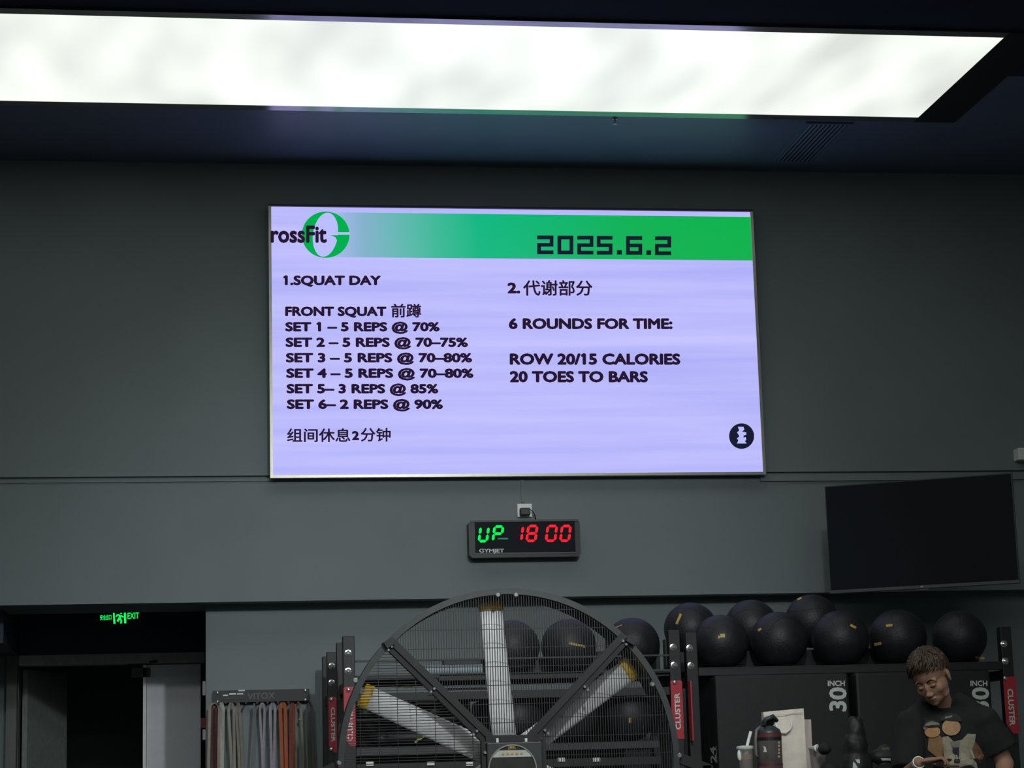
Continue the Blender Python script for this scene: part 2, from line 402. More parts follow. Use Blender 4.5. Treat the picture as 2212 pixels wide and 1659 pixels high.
# green header band
q = [PS(640, 458), PS(1621, 468), PS(1624.5, 562.5), PS(640, 557)]
zt, zbn = CZ+3.958, PS(1300, 560).z
zt = PS(1300, 465).z
xb0 = PS(690, 500).x
MB().box((xb0, YS-.002, zbn), (sx1, YS-.0005, zt)).build('green_band', banner_mat(0, 1), S)
# round logo
def poly2(name, pts, material, parent, d, thick=.001):
    P3 = [PS(x, y, d) for x, y in pts]
    return MB().prism(P3, (0, thick, 0)).build(name, material, parent)
def ellpts(cx, cy_, rx, ry, n=48, a0=0, a1=360, tilt=0):
    o = []
    for k in range(n+1 if a1-a0 < 360 else n):
        g = math.radians(a0+(a1-a0)*k/n); x = rx*math.cos(g); y = -ry*math.sin(g)
        o.append((cx+x+tilt*y, cy_+y))
    return o
poly2('logo_disc', ellpts(703.5, 507, 51.5, 50), M['sgreen'], S, .004)
poly2('logo_gap', [(x, y) for x, y in ellpts(703, 507, 27, 47.5, tilt=-.10)], M['slil'], S, .006)
poly2('logo_bar', [(712, 501.5), (756, 501.5), (756, 507), (712, 507)], M['slil'], S, .0065)
poly2('logo_tail', [(714, 508), (730, 508), (730, 522), (724, 512)], M['sgreen'], S, .0072)
tt = text('logo_lettering', 'rossFit', PS(584.5, 525, .009), PS(706, 525, .009)-PS(584.5, 525, .009), PS(586, 487, .009)-PS(586, 525, .009), M['off'], S, bold=.035)
# date in squared strokes
def strokes(name, segs, material, parent, wpx):
    mb = MB()
    for (x0, y0, x1, y1) in segs:
        mb.prism([PS(x0, y0, .004), PS(x1, y0, .004), PS(x1, y1, .004), PS(x0, y1, .004)], (0, .001, 0))
    return mb.build(name, material, parent)
def cx_(x, y): return (1060+x/3.687, 430+y/3.687)
def dig(ch, X0, X1, Y0, Y1, t=30):
    m_ = (Y0+Y1)/2; s = {'2': 'amgcd', }
    T = (X0, Y0, X1, Y0+t); Mi = (X0, m_-t*.47, X1, m_+t*.47); B = (X0, Y1-t, X1, Y1)
    lu, ll, ru, rl = (X0, Y0, X0+t, m_), (X0, m_, X0+t, Y1), (X1-t, Y0, X1, m_), (X1-t, m_, X1, Y1)
    d = {'2': [T, ru, Mi, ll, B], '0': [T, B, lu, ll, ru, rl], '5': [T, lu, Mi, rl, B], '6': [T, lu, ll, Mi, rl, B], '.': [(X0, Y0, X1, Y1)]}[ch]
    return [cx_(a, b)+cx_(c, d_) for a, b, c, d_ in d]
segs = []
for ch, a, b, c, d_ in (('2', 370, 500, 290, 439), ('0', 532, 658, 291, 440), ('2', 690, 818, 292, 441), ('5', 845, 970, 293, 442), ('.', 1005, 1045, 406, 442), ('6', 1078, 1207, 295, 443), ('.', 1240, 1278, 408, 444), ('2', 1308, 1437, 297, 446)):
    segs += dig(ch, a, b, c, d_)
strokes('date_lettering', segs, M['navy'], S, 6)
CAPH = .727
def sline(body, x0, x1, ytop, ybase, cap=CAPH, bold=.050):
    return text('text_line', body, PS(x0, ybase, .004), PS(x1, ybase, .004)-PS(x0, ybase, .004), PS(x0, ytop, .004)-PS(x0, ybase, .004), M['off'], S, bold=bold, cap=cap)
sline('1.SQUAT DAY', 615, 823, 594, 616)
sline('FRONT SQUAT', 616, 835, 661, 683)
sline('前蹲', 845, 910, 656, 686, None, .022)
for i, (tx, x1) in enumerate((('SET 1 – 5 REPS @ 70%', 950), ('SET 2 – 5 REPS @ 70–75%', 1011), ('SET 3 – 5 REPS @ 70–80%', 1020), ('SET 4 – 5 REPS @ 70–80%', 1023), ('SET 5– 3 REPS @ 85%', 947), ('SET 6– 2 REPS @ 90%', 957))):
    sline(tx, 616+.7*i, x1, 694.5+33.4*i, 716+33.5*i)
sline('组间休息', 620, 757, 925, 955, None, .02)
sline('2', 760, 776, 930, 951)
sline('分钟', 779, 844, 924, 954, None, .02)
sline('2.', 1096, 1124, 609, 634)
sline('代谢部分', 1130, 1280, 605, 639, None, .02)
sline('6 ROUNDS FOR TIME:', 1099, 1453, 686, 711)
sline('ROW 20/15 CALORIES', 1101, 1470, 762, 788)
sline('20 TOES TO BARS', 1101, 1400, 800, 826)
# round emblem in the corner
poly2('emblem_disc', ellpts(1602, 942, 27, 27.5), M['navy'], S, .004)
mk = [(1594, 922), (1606, 922), (1608, 928), (1603, 932), (1612, 934), (1612, 939), (1606, 941), (1606, 945), (1611, 944), (1612, 950), (1609, 953), (1613, 958), (1592, 958), (1595, 951), (1592, 947), (1597, 943), (1595, 938), (1592, 934), (1597, 930)]
poly2('emblem_mark', mk, M['slil'], S, .006)
for k in range(0): pass

# conduit, socket, adapter
zc0, zc1 = U(1127, 1040, YW).z, U(1127, 1086, YW).z
xc = U(1128, 1060, YW).x
struct('trim_3', MB().box((xc-.011, YW-.024, zc1), (xc+.011, YW-.0121, sz0-.03)), M['wall'])
P0, P1 = U(1118, 1117, 14.57), U(1149, 1088, 14.57)
t = empty('wall_socket', ((P0.x+P1.x)/2, 14.58, P0.z), 'white square wall socket with black plug just above the timer', 'socket')
MB().box((P0.x, 14.57, P0.z), (P1.x, YW-.013, P1.z)).build('face_plate', M['white'], t, bevel=.003)
a0, a1 = U(1124, 1113, 14.53), U(1145, 1097, 14.53)
MB().box((a0.x, 14.52, a0.z), (a1.x, 14.569, a1.z)).build('plug', M['blackest'], t, bevel=.006)
MB().tube([U(1144, 1100, 14.53), U(1150, 1104, 14.53), U(1154, 1110, 14.54), U(1157, 1119, 14.56), U(1158, 1126, 14.575)], .0035, 6).build('cable', M['blackest'], t, smooth=True)
# timer
YT = 14.48
A, B = U(1014, 1205, YT), U(1252, 1122, YT)
T = empty('interval_timer', ((A.x+B.x)/2, YT+.05, A.z), 'black gym timer showing green and red digits below the big screen', 'timer')
cut = .02
MB().prism([(A.x, YT, A.z+cut), (A.x+cut, YT, A.z), (B.x-cut, YT, A.z), (B.x, YT, A.z+cut), (B.x, YT, B.z-cut), (B.x-cut, YT, B.z), (A.x+cut, YT, B.z), (A.x, YT, B.z-cut)], (0, YW-.013-YT, 0)).build('case', M['blackest'], T)
q0, q1 = U(1027, 1196, YT), U(1241, 1123, YT)
MB().box((q0.x, YT-.004, q0.z-.006), (q1.x, YT-.0005, q0.z+.004)).box((A.x+.012, YT-.008, B.z-.012), (B.x-.012, YT-.0005, B.z+.001)).build('trim_strip', M['gun'], T)
MB().box((q0.x, YT-.003, q0.z+.004), (q1.x, YT-.0005, B.z-.0125)).build('window', M['tv'], T)
def tz(x, y): return U(980+x/7.373, 1030+y/7.373, YT-.006)
def seg7(name, on, X0, X1, Y0, Y1, material, w=42):
    sh = (X1-X0)*.0
    sl_ = .13
    def pt(x, y): return tz(x+(Y1-y)*sl_, y)
    m_ = (Y0+Y1)/2; g = 5; mb = MB(); h = w/2
    def hs(y, a, b): return [(a+g, y), (a+g+h, y-h), (b-g-h, y-h), (b-g, y), (b-g-h, y+h), (a+g+h, y+h)]
    def vs_(x, a, b): return [(x, a+g), (x+h, a+g+h), (x+h, b-g-h), (x, b-g), (x-h, b-g-h), (x-h, a+g+h)]
    xl, xr, yt, yb = X0+h, X1-h, Y0+h, Y1-h
    D = {'a': hs(yt, xl, xr), 'g': hs(m_, xl, xr), 'd': hs(yb, xl, xr), 'f': vs_(xl, yt, m_), 'e': vs_(xl, m_, yb), 'b': vs_(xr, yt, m_), 'c': vs_(xr, m_, yb)}
    for k in on: mb.prism([pt(x, y) for x, y in D[k]], (0, .002, 0))
    return mb.build(name, material, T)
seg7('green_digit', 'bcdef', 378, 545, 780, 1045, M['g_led'])
seg7('green_digit', 'abefg', 600, 775, 770, 1040, M['g_led'])
seg7('red_digit', 'bc', 930, 1095, 768, 1035, M['r_led'])
seg7('red_digit', 'abcdefg', 1138, 1318, 762, 1040, M['r_led'])
seg7('red_digit', 'abcdef', 1448, 1630, 762, 1038, M['r_led'])
seg7('red_digit', 'abcdef', 1675, 1850, 762, 1038, M['r_led'])
MB().prism([tz(700, 975), tz(850, 972), tz(878, 985), tz(850, 998), tz(700, 995)], (0, .002, 0)).build('dim_digit', M['t_led'], T)
text('maker_lettering', 'GYMJET', tz(405, 1205), tz(805, 1205)-tz(405, 1205), tz(405, 1143)-tz(405, 1205), M['ink'], T, bold=.03, cap=CAPH)

# white box at the right end of the wall
P0, P1 = U(2201, 993, 14.5), U(2228, 967, 14.5)
t = MB().box((P0.x, 14.5, P0.z), (P1.x, YW, P1.z)).build('junction_box', M['white'], loc=((P0.x+P1.x)/2, 14.55, P0.z), bevel=.006)
tag(t, 'small white box on the wall above the black television', 'wall box')

# ------------------------------------------------------------------ television on its arm
C = Vector((4.691, 13.3725, CZ+1.5226)); ya, pi_ = .4775, -.0209
def Rv(yaw, pitch, roll):
    f = Vector((math.sin(yaw)*math.cos(pitch), math.cos(yaw)*math.cos(pitch), math.sin(pitch))); r = Vector((math.cos(yaw), -math.sin(yaw), 0)); u = r.cross(f)
    return r*math.cos(roll)+u*math.sin(roll), u*math.cos(roll)-r*math.sin(roll), f
tr_, tu_, tf_ = Rv(ya, pi_, .0019)
def TVp(a, b, c=0): return C+tr_*a+tu_*b+tf_*c
def tbox(mb, a0, a1, b0, b1, c0, c1):
    v = [TVp(a, b, c) for c in (c0, c1) for a, b in ((a0, b0), (a1, b0), (a1, b1), (a0, b1))]
    return mb.add(v, [(0, 1, 2, 3), (7, 6, 5, 4), (0, 4, 5, 1), (1, 5, 6, 2), (2, 6, 7, 3), (3, 7, 4, 0)])
t = empty('television', C, 'switched-off black television angled out from the wall above the balls', 'television')
tbox(MB(), -.615, .615, -.35, .35, .008, .04).build('body', M['blackest'], t)
tbox(MB(), -.608, .608, -.345, .343, .004, .008).build('screen', M['tv'], t)
tbox(MB(), -.615, .615, -.368, -.349, 0, .05).build('lower_bezel', M['tvlip'], t)
tbox(MB(), -.05, .03, -.380, -.368, .01, .03).build('sensor_bump', M['tvlip'], t)
tbox(MB(), -.02, .0, -.362, -.354, -.001, .0).build('maker_mark', M['steel'], t)
w0 = TVp(.0, 0, .1); mb = MB()
tbox(mb, -.2, .2, -.15, .15, .04, .06); mb.bar(TVp(0, 0, .06), Vector((5.25, 14.1, C.z)), .05, .03, up=(0, 0, 1)).bar(Vector((5.25, 14.1, C.z)), Vector((4.9, 14.56, C.z)), .05, .03, up=(0, 0, 1)).box((4.8, 14.55, C.z-.15), (5.0, YW-.0125, C.z+.15))
mb.build('wall_arm', M['black'], t)

# ------------------------------------------------------------------ exit sign
YE = 15.9
A, B = U(207, 1345, YE), U(303, 1317, YE)
t = empty('exit_sign', ((A.x+B.x)/2, YE, A.z), 'green lit exit sign hanging in the dark passage above the door', 'exit sign')
MB().box((A.x, YE, A.z-.02), (B.x, YE+.02, B.z+.01)).build('panel', M['blackest'], t)
MB().box((A.x+.03, YE+.005, B.z+.01), (A.x+.036, YE+.011, ZS+.29)).box((B.x-.036, YE+.005, B.z+.01), (B.x-.03, YE+.011, ZS+.29)).build('hanger', M['black'], t)
def ex(x, y): return U(190+x/15.8, 1300+y/15.8, YE-.004)
text('lettering', '安全出口', ex(412, 632), ex(800, 615)-ex(412, 632), ex(412, 445)-ex(412, 632), M['g_exit'], t, bold=.018)
text('lettering', 'EXIT', ex(1350, 590), ex(1745, 570)-ex(1350, 590), ex(1350, 375)-ex(1350, 590), M['g_exit'], t, bold=.02)
mb = MB()
for poly in ([(850, 335), (905, 335), (940, 745), (870, 755)], [(945, 320), (1290, 300), (1290, 350), (945, 365)], [(1220, 300), (1290, 300), (1310, 730), (1235, 735)]):
    mb.prism([ex(x, y) for x, y in poly], (0, .002, 0))
for pts, rr in (([(1130, 410), (1135, 415)], 32), ([(1110, 450), (1080, 540)], 40), ([(1090, 460), (1000, 440), (960, 510)], 24), ([(1110, 470), (1160, 490), (1215, 530)], 24), ([(1070, 550), (1010, 670)], 34), ([(1090, 550), (1140, 650), (1120, 740)], 28)):
    for (xa, ya_), (xb_, yb_) in zip(pts, pts[1:]):
        p, q = ex(xa, ya_), ex(xb_, yb_); mb.bar(p, q if (p-q).length > .005 else p+Vector((0, 0, .006)), rr/15.8/290*2, .002)
mb.build('running_figure', M['g_exit'], t)
# call point and plates on the jamb
P0, P1 = U(434, 1572, 15.3), U(440.5, 1550, 15.3)
x = xo
t = MB().box((x-.035, 15.40, P0.z), (x-.0005, 15.52, P1.z)).build('call_point', mat('dark_red_plastic', (.25, .01, .015), .5), loc=(x-.02, 15.46, P0.z)); tag(t, 'dark red alarm box on the side of the passage opening', 'alarm box')
P0, P1 = U(436, 1500, 15.3), U(440.5, 1470, 15.3)
t = MB().box((x-.022, 15.40, P0.z), (x-.0005, 15.55, P1.z)).build('notice_plate', M['white'], loc=(x-.02, 15.46, P0.z)); tag(t, 'small white plate on the passage side above the red alarm box', 'plate')
P0, P1 = U(436, 1597, 15.3), U(440.5, 1575, 15.3)
t = MB().box((x-.022, 15.40, P0.z), (x-.0005, 15.5, P1.z)).build('notice_plate', M['white'], loc=(x-.02, 15.46, P0.z)); tag(t, 'small white plate on the passage side below the red alarm box', 'plate')

# ------------------------------------------------------------------ band hanger and bands
YH = YL-.06
A, B = U(461, 1517, YH), U(668, 1488, YH)
zl, zh = U(560, 1516, YH).z, U(560, 1490, YH).z
t = empty('band_hanger', ((A.x+B.x)/2, YL, zl), 'black steel wall plate with pegs holding the exercise bands', 'wall rack')
MB().box((A.x, YH, zl), (B.x, YL-.001, zh)).build('back_plate', M['black'], t)
def hz(x, y): return U(430+x/7.135, 1450+y/7.135, YH-.004)
for x_, y_ in ((285, 332), (1638, 297), (1636, 440), (285, 470)):
    c = hz(x_, y_); MB().ell(c, (.011, .007, .011), nu=10, nv=6).build('bolt', M['steel'], t, smooth=True)
a, b = hz(340, 440), hz(700, 320)
MB().box((a.x, YH-.003, a.z), (b.x, YH-.0005, b.z)).build('sticker', M['blackest'], t)
for x0_, x1_, y_, hh in ((465, 570, 348, 14), (585, 680, 348, 12), (370, 445, 372, 12), (605, 705, 297, 12)):
    a, b = hz(x0_, y_+hh), hz(x1_, y_-hh); MB().box((a.x, YH-.006, a.z), (b.x, YH-.0032, b.z)).build('sticker_print', M['ink'], t)
text('embossed_lettering', 'VITOX', hz(745, 440), hz(1170, 420)-hz(745, 440), hz(745, 335)-hz(745, 440), mat('grey_relief', (.11, .115, .12), .5), t, bold=.02, cap=CAPH)
pegs = (300, 410, 570, 720, 890, 1050, 1210, 1370, 1520)
for x_ in pegs:
    c = hz(x_, 480); MB().tube([c+Vector((0, .05, -.005)), c+Vector((0, -.10, -.005))], .008, 8).build('peg', M['black'], t)
bandm = {k: mat('band_'+k, c, .6, noise_amt=.12, bump=.1) for k, c in dict(beige=(.30, .28, .23), pale=(.42, .43, .39), wine=(.12, .025, .025), tan=(.24, .22, .19), grey=(.20, .21, .20), lilac=(.33, .31, .36), orange=(.42, .10, .035), brick=(.20, .05, .03), olive=(.26, .25, .17), brown=(.09, .085, .08)).items()}
def band(px, lx, lb, rx, rb, w, mk, off, label, knot=False):
    """loop over a peg: top centre px, strand x at top lx/rx, at bottom lb/rb (hanger-crop pixels), width"""
    Yb = YH-.03-off
    def q(x, y): return U(430+x/7.135, 1450+y/7.135, Yb)
    L = [q(lb, 1490)+Vector((0, 0, -.45)), q(lb, 1490), q((lb+lx)/2, 1000), q(lx, 640), q(lx+6, 540), q(px, 488), q(rx-6, 540), q(rx, 640), q((rb+rx)/2, 1000), q(rb, 1490), q(rb, 1490)+Vector((0, 0, -.45))]
    # smooth the path
    P = []
    n = len(L)
    for i in range(n-1):
        p0_, p1_, p2_, p3_ = L[max(i-1, 0)], L[i], L[i+1], L[min(i+2, n-1)]
        for k in range(4):
            s = k/4; P.append(.5*((2*p1_)+(p2_-p0_)*s+(2*p0_-5*p1_+4*p2_-p3_)*s*s+(3*p1_-p0_-3*p2_+p3_)*s**3))
    P.append(L[-1])
    P = P+[P[-1]+Vector((-(P[-1].x-P[0].x)*.5, 0, -.04)), P[0]]
    ww = w/7.135/300*.74; mb = MB(); vs = []; fs = []
    N = len(P)-1
    for i in range(N):
        tg = (P[(i+1) % N]-P[i-1]).normalized(); nr = Vector((tg.z, 0, -tg.x))
        fl = min(1, abs(tg.z)*1.0); hw = ww/2*(.35+.65*fl)+.001
        twist = .5+.3*math.sin(i*.5+px)
        c = P[i]; a_ = nr*hw; d_ = Vector((0, .010*twist+.004, 0))
        vs += [c-a_-d_, c+a_-d_*.3, c+a_+d_, c-a_+d_*.3]
    for i in range(N):
        j = (i+1) % N
        for k in range(4): fs.append((i*4+k, i*4+(k+1) % 4, j*4+(k+1) % 4, j*4+k))
    mb.add(vs, fs)
    if knot: mb.ell(q((lb+rb)/2+10, 745), (ww*1.2, .012, .012), nu=10, nv=6)
    o = mb.build('exercise_band', bandm[mk], loc=P[0]); tag(o, label, 'exercise band', 'exercise bands on the wall hanger')
band(240, 165, 150, 312, 300, 48, 'beige', .03, 'pale beige exercise band over the leftmost peg, hanging widest to the left')
band(255, 205, 205, 262, 268, 34, 'wine', .0, 'dark wine red exercise band behind the leftmost beige one')
band(345, 325, 325, 375, 362, 48, 'pale', .02, 'whitish exercise band hanging second from the passage')
band(495, 458, 500, 535, 548, 44, 'beige', .02, 'beige exercise band whose two strands cling together left of the gap')
band(600, 575, 620, 625, 668, 46, 'tan', .0, 'broad tan exercise band left of the empty pegs')
band(850, 838, 800, 862, 812, 20, 'grey', .02, 'thin grey exercise band hanging alone under the hanger lettering')
band(975, 940, 978, 1008, 992, 38, 'lilac', .0, 'narrow lilac grey exercise band in the middle of the hanger')
band(1135, 1098, 1115, 1172, 1155, 46, 'lilac', .02, 'broad lilac grey exercise band next to the orange one')
band(1290, 1252, 1280, 1330, 1345, 62, 'orange', .0, 'bright orange exercise band')
band(1435, 1412, 1410, 1462, 1452, 52, 'brick', .02, 'brick red exercise band beside the orange one')
band(1530, 1488, 1498, 1572, 1605, 34, 'olive', .0, 'olive beige exercise band tied with a knot', True)
band(1700, 1665, 1700, 1735, 1760, 44, 'brown', .03, 'dark brown exercise band at the hanger end nearest the racks')

# ------------------------------------------------------------------ racks
def rack(name, xa, xb_, ya_, yb_, zt_, label, beams, plates, bolts):
    t = empty(name, ((xa+xb_)/2, (ya_+yb_)/2, 0), label, 'rack')
    ups = {}
    for x in (xa, xb_):
        for y in (ya_, yb_):
            u = MB().box((x-.036, y-.035, 0), (x+.036, y+.035, zt_)).build('upright', M['black'], t, bevel=.004, loc=(x, y, 0)); ups[(x, y)] = u
    for x in (xa, xb_):
        for z in (zt_-.30, .95, .35): MB().box((x-.02, ya_+.036, z-.03), (x+.02, yb_-.036, z+.03)).build('side_brace', M['black'], t)
    for (y, z, hh, dd, mm) in beams:
        MB().box((xa+.037, y-dd/2, z-hh/2), (xb_-.037, y+dd/2, z+hh/2)).build('beam', M[mm], t, bevel=.003)
    for (ux, uy, px, py) in bolts:
        c = U(px, py, uy-.035); u = ups[(ux, uy)]
        MB().lathe((c.x, uy-.036, c.z), [(.022, 0), (.022, -.004), (.014, -.006), (.013, -.016), (.006, -.019)], 12, axis='y').build('bolt', M['steel'], u, smooth=False)
    return t, ups
def plate(u, uy, x0p, x1p, y0p, y1p, textspan, up, cutside, mirror=False):
    """red name plate, pixel box on the front of an upright"""
    Y = uy-.040
    a, b = U(x0p, y0p, Y), U((x0p+x1p)/2, y1p, Y); w_ = U(x1p, y0p, Y).x-a.x
    z0, z1 = b.z, a.z; xc_ = world_base(u).x; x0_, x1_ = xc_-w_/2, xc_+w_/2
    c = w_*.75
    pl = MB().prism([(x0_, Y, z1-.008), (x0_+.008, Y, z1), (x1_-.008, Y, z1), (x1_, Y, z1-.008), (x1_, Y, z0+(c if cutside > 0 else 0)), (x1_-(c*.7 if cutside > 0 else .004), Y, z0), (x0_+(c*.7 if cutside < 0 else .004), Y, z0), (x0_, Y, z0+(c if cutside < 0 else 0))], (0, .0035, 0)).build('name_plate', M['red'], u)
    if textspan:
        za, zb_ = U((x0p+x1p)/2, textspan[0], Y).z, U((x0p+x1p)/2, textspan[1], Y).z
        hw = w_*.24
        if up: O, X, Yv = Vector((xc_+hw, Y-.0015, zb_)), Vector((0, 0, za-zb_)), Vector((-2*hw, 0, 0))
        else: O, X, Yv = Vector((xc_-hw, Y-.0015, za)), Vector((0, 0, zb_-za)), Vector((2*hw, 0, 0))
        text_sub('lettering', 'CLUSTER', O, X, Yv, M['ink'], pl)
    return pl
def text_sub(name, body, O, X, Y, material, parent, bold=.03): return text(name, body, O, X, Y, material, parent, bold=bold, cap=CAPH)
# left rack
z1 = U(1150, 1461, 13).z; z2 = U(1250, 1497, 13).z; z3 = U(1250, 1613, 13).z; z4 = U(1250, 1640, 13).z; zg = U(1200, 1421, 13).z
LR, lu = rack('dumbbell_rack', .906, 2.922, 13.0, 13.6, CZ+.885, 'black storage rack with red name plates standing behind the fan',
    [(13.0, z1, .035, .05, 'black'), (13.6, z1, .035, .05, 'black'), (13.0, z2, .05, .04, 'black'), (12.97, zg, .012, .012, 'gun'),
     (13.0, z3, .04, .05, 'gun'), (13.6, z3, .04, .05, 'black'), (13.0, z4-.02, .05, .03, 'black'), (13.0, .55, .05, .05, 'black'), (13.6, .55, .05, .05, 'black')],
    None, [(.906, 13.0, 752, 1411), (.906, 13.0, 752, 1450), (2.922, 13.0, 1454, 1398), (2.922, 13.0, 1456, 1437)])
MB().box((.95, 12.96, z1+.018), (2.88, 13.62, z1+.024)).build('shelf', M['black'], LR)
MB().box((.95, 13.0, z3+.02), (2.88, 13.6, z3+.026)).build('shelf', M['black'], LR)
MB().box((.95, 13.0, .576), (2.88, 13.6, .582)).build('shelf', M['black'], LR)
MB().tube([(.945, 12.955, z1+.005), (1.45, 12.955, z1+.005)], .012, 8).tube([(2.42, 12.955, z1+.012), (2.885, 12.955, z1+.012)], .012, 8).build('front_rod', M['gun'], LR)
for px in (799, 931, 1015, 1213, 1289):
    a = U(px, 1650 if px < 1100 else 1641, 12.97); MB().box((a.x-.022, 12.975, a.z-.012), (a.x+.022, 12.9845, a.z+.012)).build('shelf_tag', M['white'], LR)
MB().box((1.55, 13.475, z1+.0245), (2.88, 13.66, z1+.14)).build('darkening_ledge', M['blackest'], LR)  # black ledge added to darken the gap below the balls
plate(lu[(.906, 13.0)], 13.0, 740, 765, 1484, 1612, (1528, 1600), True, -1)
plate(lu[(2.922, 13.0)], 13.0, 1446, 1471, 1470, 1597, (1497, 1576), True, -1)
for x_, y_ in ((752, 1488),):
    pass
# right rack
zs = U(1700, 1449, 13).z
RR, ru_ = rack('box_rack', 3.03, 5.073, 13.0, 13.6, CZ+.868, 'black storage rack holding padded boxes with balls along its top',
    [(12.99, zs, .045, .05, 'black'), (13.6, zs, .045, .05, 'black'), (13.0, .30, .05, .05, 'black'), (13.6, .30, .05, .05, 'black'), (13.6, zs+.13, .04, .04, 'black')],
    None, [(3.03, 13.0, 1489.5, 1400), (3.03, 13.0, 1492, 1438), (5.073, 13.0, 2168, 1391), (5.073, 13.0, 2171, 1428)])
MB().box((3.07, 12.97, zs+.023), (5.03, 13.62, zs+.029)).build('shelf', M['black'], RR)
plate(ru_[(5.073, 13.0)], 13.0, 2162, 2189, 1462, 1585, (1488, 1568), False, -1)
zl_ = U(1623, 1408, 13.6).z
MB().box((3.07, 13.475, zs+.0295), (5.03, 13.66, zl_)).build('darkening_ledge', M['blackest'], RR)  # added black ledge: hides the lit wall as shade would, carries the upper balls
# narrow plate on the edge of the left upright
a, b = U(1483, 1472, 12.96), U(1492, 1600, 12.96)
MB().box((3.03-.034, 12.90, b.z), (3.03-.026, 12.963, a.z)).build('name_plate', M['red'], ru_[(3.03, 13.0)])
# third rack behind
BRK, bu = rack('rear_rack', .868, 2.75, 14.0, 14.5, CZ+.852, 'black rack with a red name plate standing behind the other rack by the bands',
    [(14.0, 1.75, .04, .05, 'black'), (14.5, 1.75, .04, .05, 'black'), (14.0, 1.1, .05, .05, 'black'), (14.5, 1.1, .05, .05, 'black')],
    None, [(.868, 14.0, 716.5, 1439), (.868, 14.0, 716.5, 1475)])
MB().box((.91, 14.0, 1.771), (2.70, 14.5, 1.777)).build('shelf', M['black'], BRK)
plate(bu[(.868, 14.0)], 14.0, 707, 726, 1506, 1626, (1528, 1603), False, -1)
for u, uy, px, py in ((lu[(.906, 13.0)], 13.0, 753, 1490), (lu[(2.922, 13.0)], 13.0, 1458, 1474), (ru_[(5.073, 13.0)], 13.0, 2172, 1465), (bu[(.868, 14.0)], 14.0, 716, 1511), (bu[(.868, 14.0)], 14.0, 716, 1619)):
    c = U(px, py, uy-.05)
    MB().ell((c.x, uy-.045, c.z), (.014, .008, .014), nu=10, nv=6).build('bolt', M['steel'], u, smooth=True)

# ------------------------------------------------------------------ balls
def ball(px, py, Y, rp, rot, label, marks=(), mat_='leather', group='black medicine balls on the racks', rest=None):
    c = U(px, py, Y); k = FPX/((c-CAM).dot(FWD)); r = rp/k
    if rest is not None: c.z = rest+r*.985
    t = empty('medicine_ball', (c.x, c.y, c.z-r), label, 'ball', group)
    MB().ell(c, (r, r, r*.985), nu=40, nv=24).build('cover', M[mat_], t, smooth=True)
    R3 = Euler(rot).to_matrix()
    mb = MB()
    for ax in (Matrix.Identity(3), Euler((math.radians(90), 0, 0)).to_matrix(), Euler((0, math.radians(90), 0)).to_matrix()):
        N = 56; vs = []; fs = []
        for i in range(N):
            g = 2*math.pi*i/N; e = Vector((math.cos(g), math.sin(g), .30*math.sin(2*g))).normalized()
            e2 = Vector((math.cos(g), math.sin(g), .30*math.sin(2*g)+.012)).normalized()
            vs += [R3 @ (ax @ e)*(r*1.0015)+c, R3 @ (ax @ e2)*(r*1.0015)+c]
        for i in range(N):
            j = (i+1) % N; fs.append((2*i, 2*i+1, 2*j+1, 2*j))
        mb.add(vs, fs)
    mb.build('seam', M['seam'], t)
    for (mx, my, a_, b_, ang) in marks:      # printed mark: pixel centre, half sizes, angle
        N = 7; vs = []; fs = []; ca, sa = math.cos(ang), math.sin(ang)
        for i in range(N+1):
            for j in range(3):
                u = -1+2*i/N; v = -1+j
                x = mx+u*a_*ca-v*b_*sa; y = my+u*a_*sa+v*b_*ca
                d = ray(x, y).normalized(); o = CAM-c; B_ = d.dot(o); D = B_*B_-(o.dot(o)-(r*1.004)**2)
                tt = -B_-math.sqrt(D) if D > 0 else -B_
                vs.append(CAM+d*tt)
        for i in range(N):
            for j in range(2):
                a = i*3+j; fs.append((a, a+1, a+4, a+3))
        MB().add(vs, fs).build('printed_mark', M['gold'], t)
    return t
top = zs+.029
ball(1558, 1407, 13.30, 60, (.3, .5, .2), 'black ball with a yellow badge, on the rack top right of the paired uprights', [(1561, 1373, 5, 4, 0), (1553, 1376, 2, 3, 0)], rest=top)
ball(1684, 1406, 13.30, 62, (1.0, .2, .9), 'plain black ball, second in the lower row on the box rack', [(1641, 1360, 4, 2.5, -.6)], rest=top)
ball(1817, 1406, 13.30, 62, (.6, .9, .1), 'black ball with a yellow mark near its top, in the middle of the lower row', [(1843, 1353, 7, 2.6, .5)], rest=top)
ball(1941, 1402, 13.30, 62, (.2, .1, 1.2), 'black ball with two yellow marks, right above the man', [(1921, 1351, 7, 2.6, -.1), (1896, 1391, 8, 3, -.2)], rest=top)
ball(2074, 1400, 13.30, 59, (.8, 1.3, .3), 'black ball at the end of the row next to the last upright', [(2117, 1421, 10, 2.5, .1)], rest=top)
ball(1492, 1359, 13.62, 58, (.2, .8, .6), 'black ball with a slanted yellow stripe, behind the paired uprights', [(1466, 1337, 12, 2.6, -1.15)])
ball(1623, 1353, 13.62, 58, (1.4, .3, .5), 'black ball with a cross of seams, middle of the three upper balls', [])
ball(1754, 1342, 13.62, 58.5, (.5, .4, 1.5), 'highest black ball, right under the television corner', [(1727, 1293, 5, 2.2, -.5)])
tl = z1+.024
ball(1366, 1405, 13.30, 60, (.9, .5, .5), 'black ball just right of the fan rim on the upper shelf', [(1336, 1353, 8, .8, -.4)], rest=tl)
ball(1229, 1405, 13.30, 60, (.1, 1.0, .5), 'black ball with yellow lettering seen through the fan grille', [(1247, 1393, 18, 2.5, .22)], rest=tl)
ball(1106, 1405, 13.30, 60, (.7, .2, 1.0), 'black ball behind the upright fan blade', [], rest=tl)
ts = z3+.026
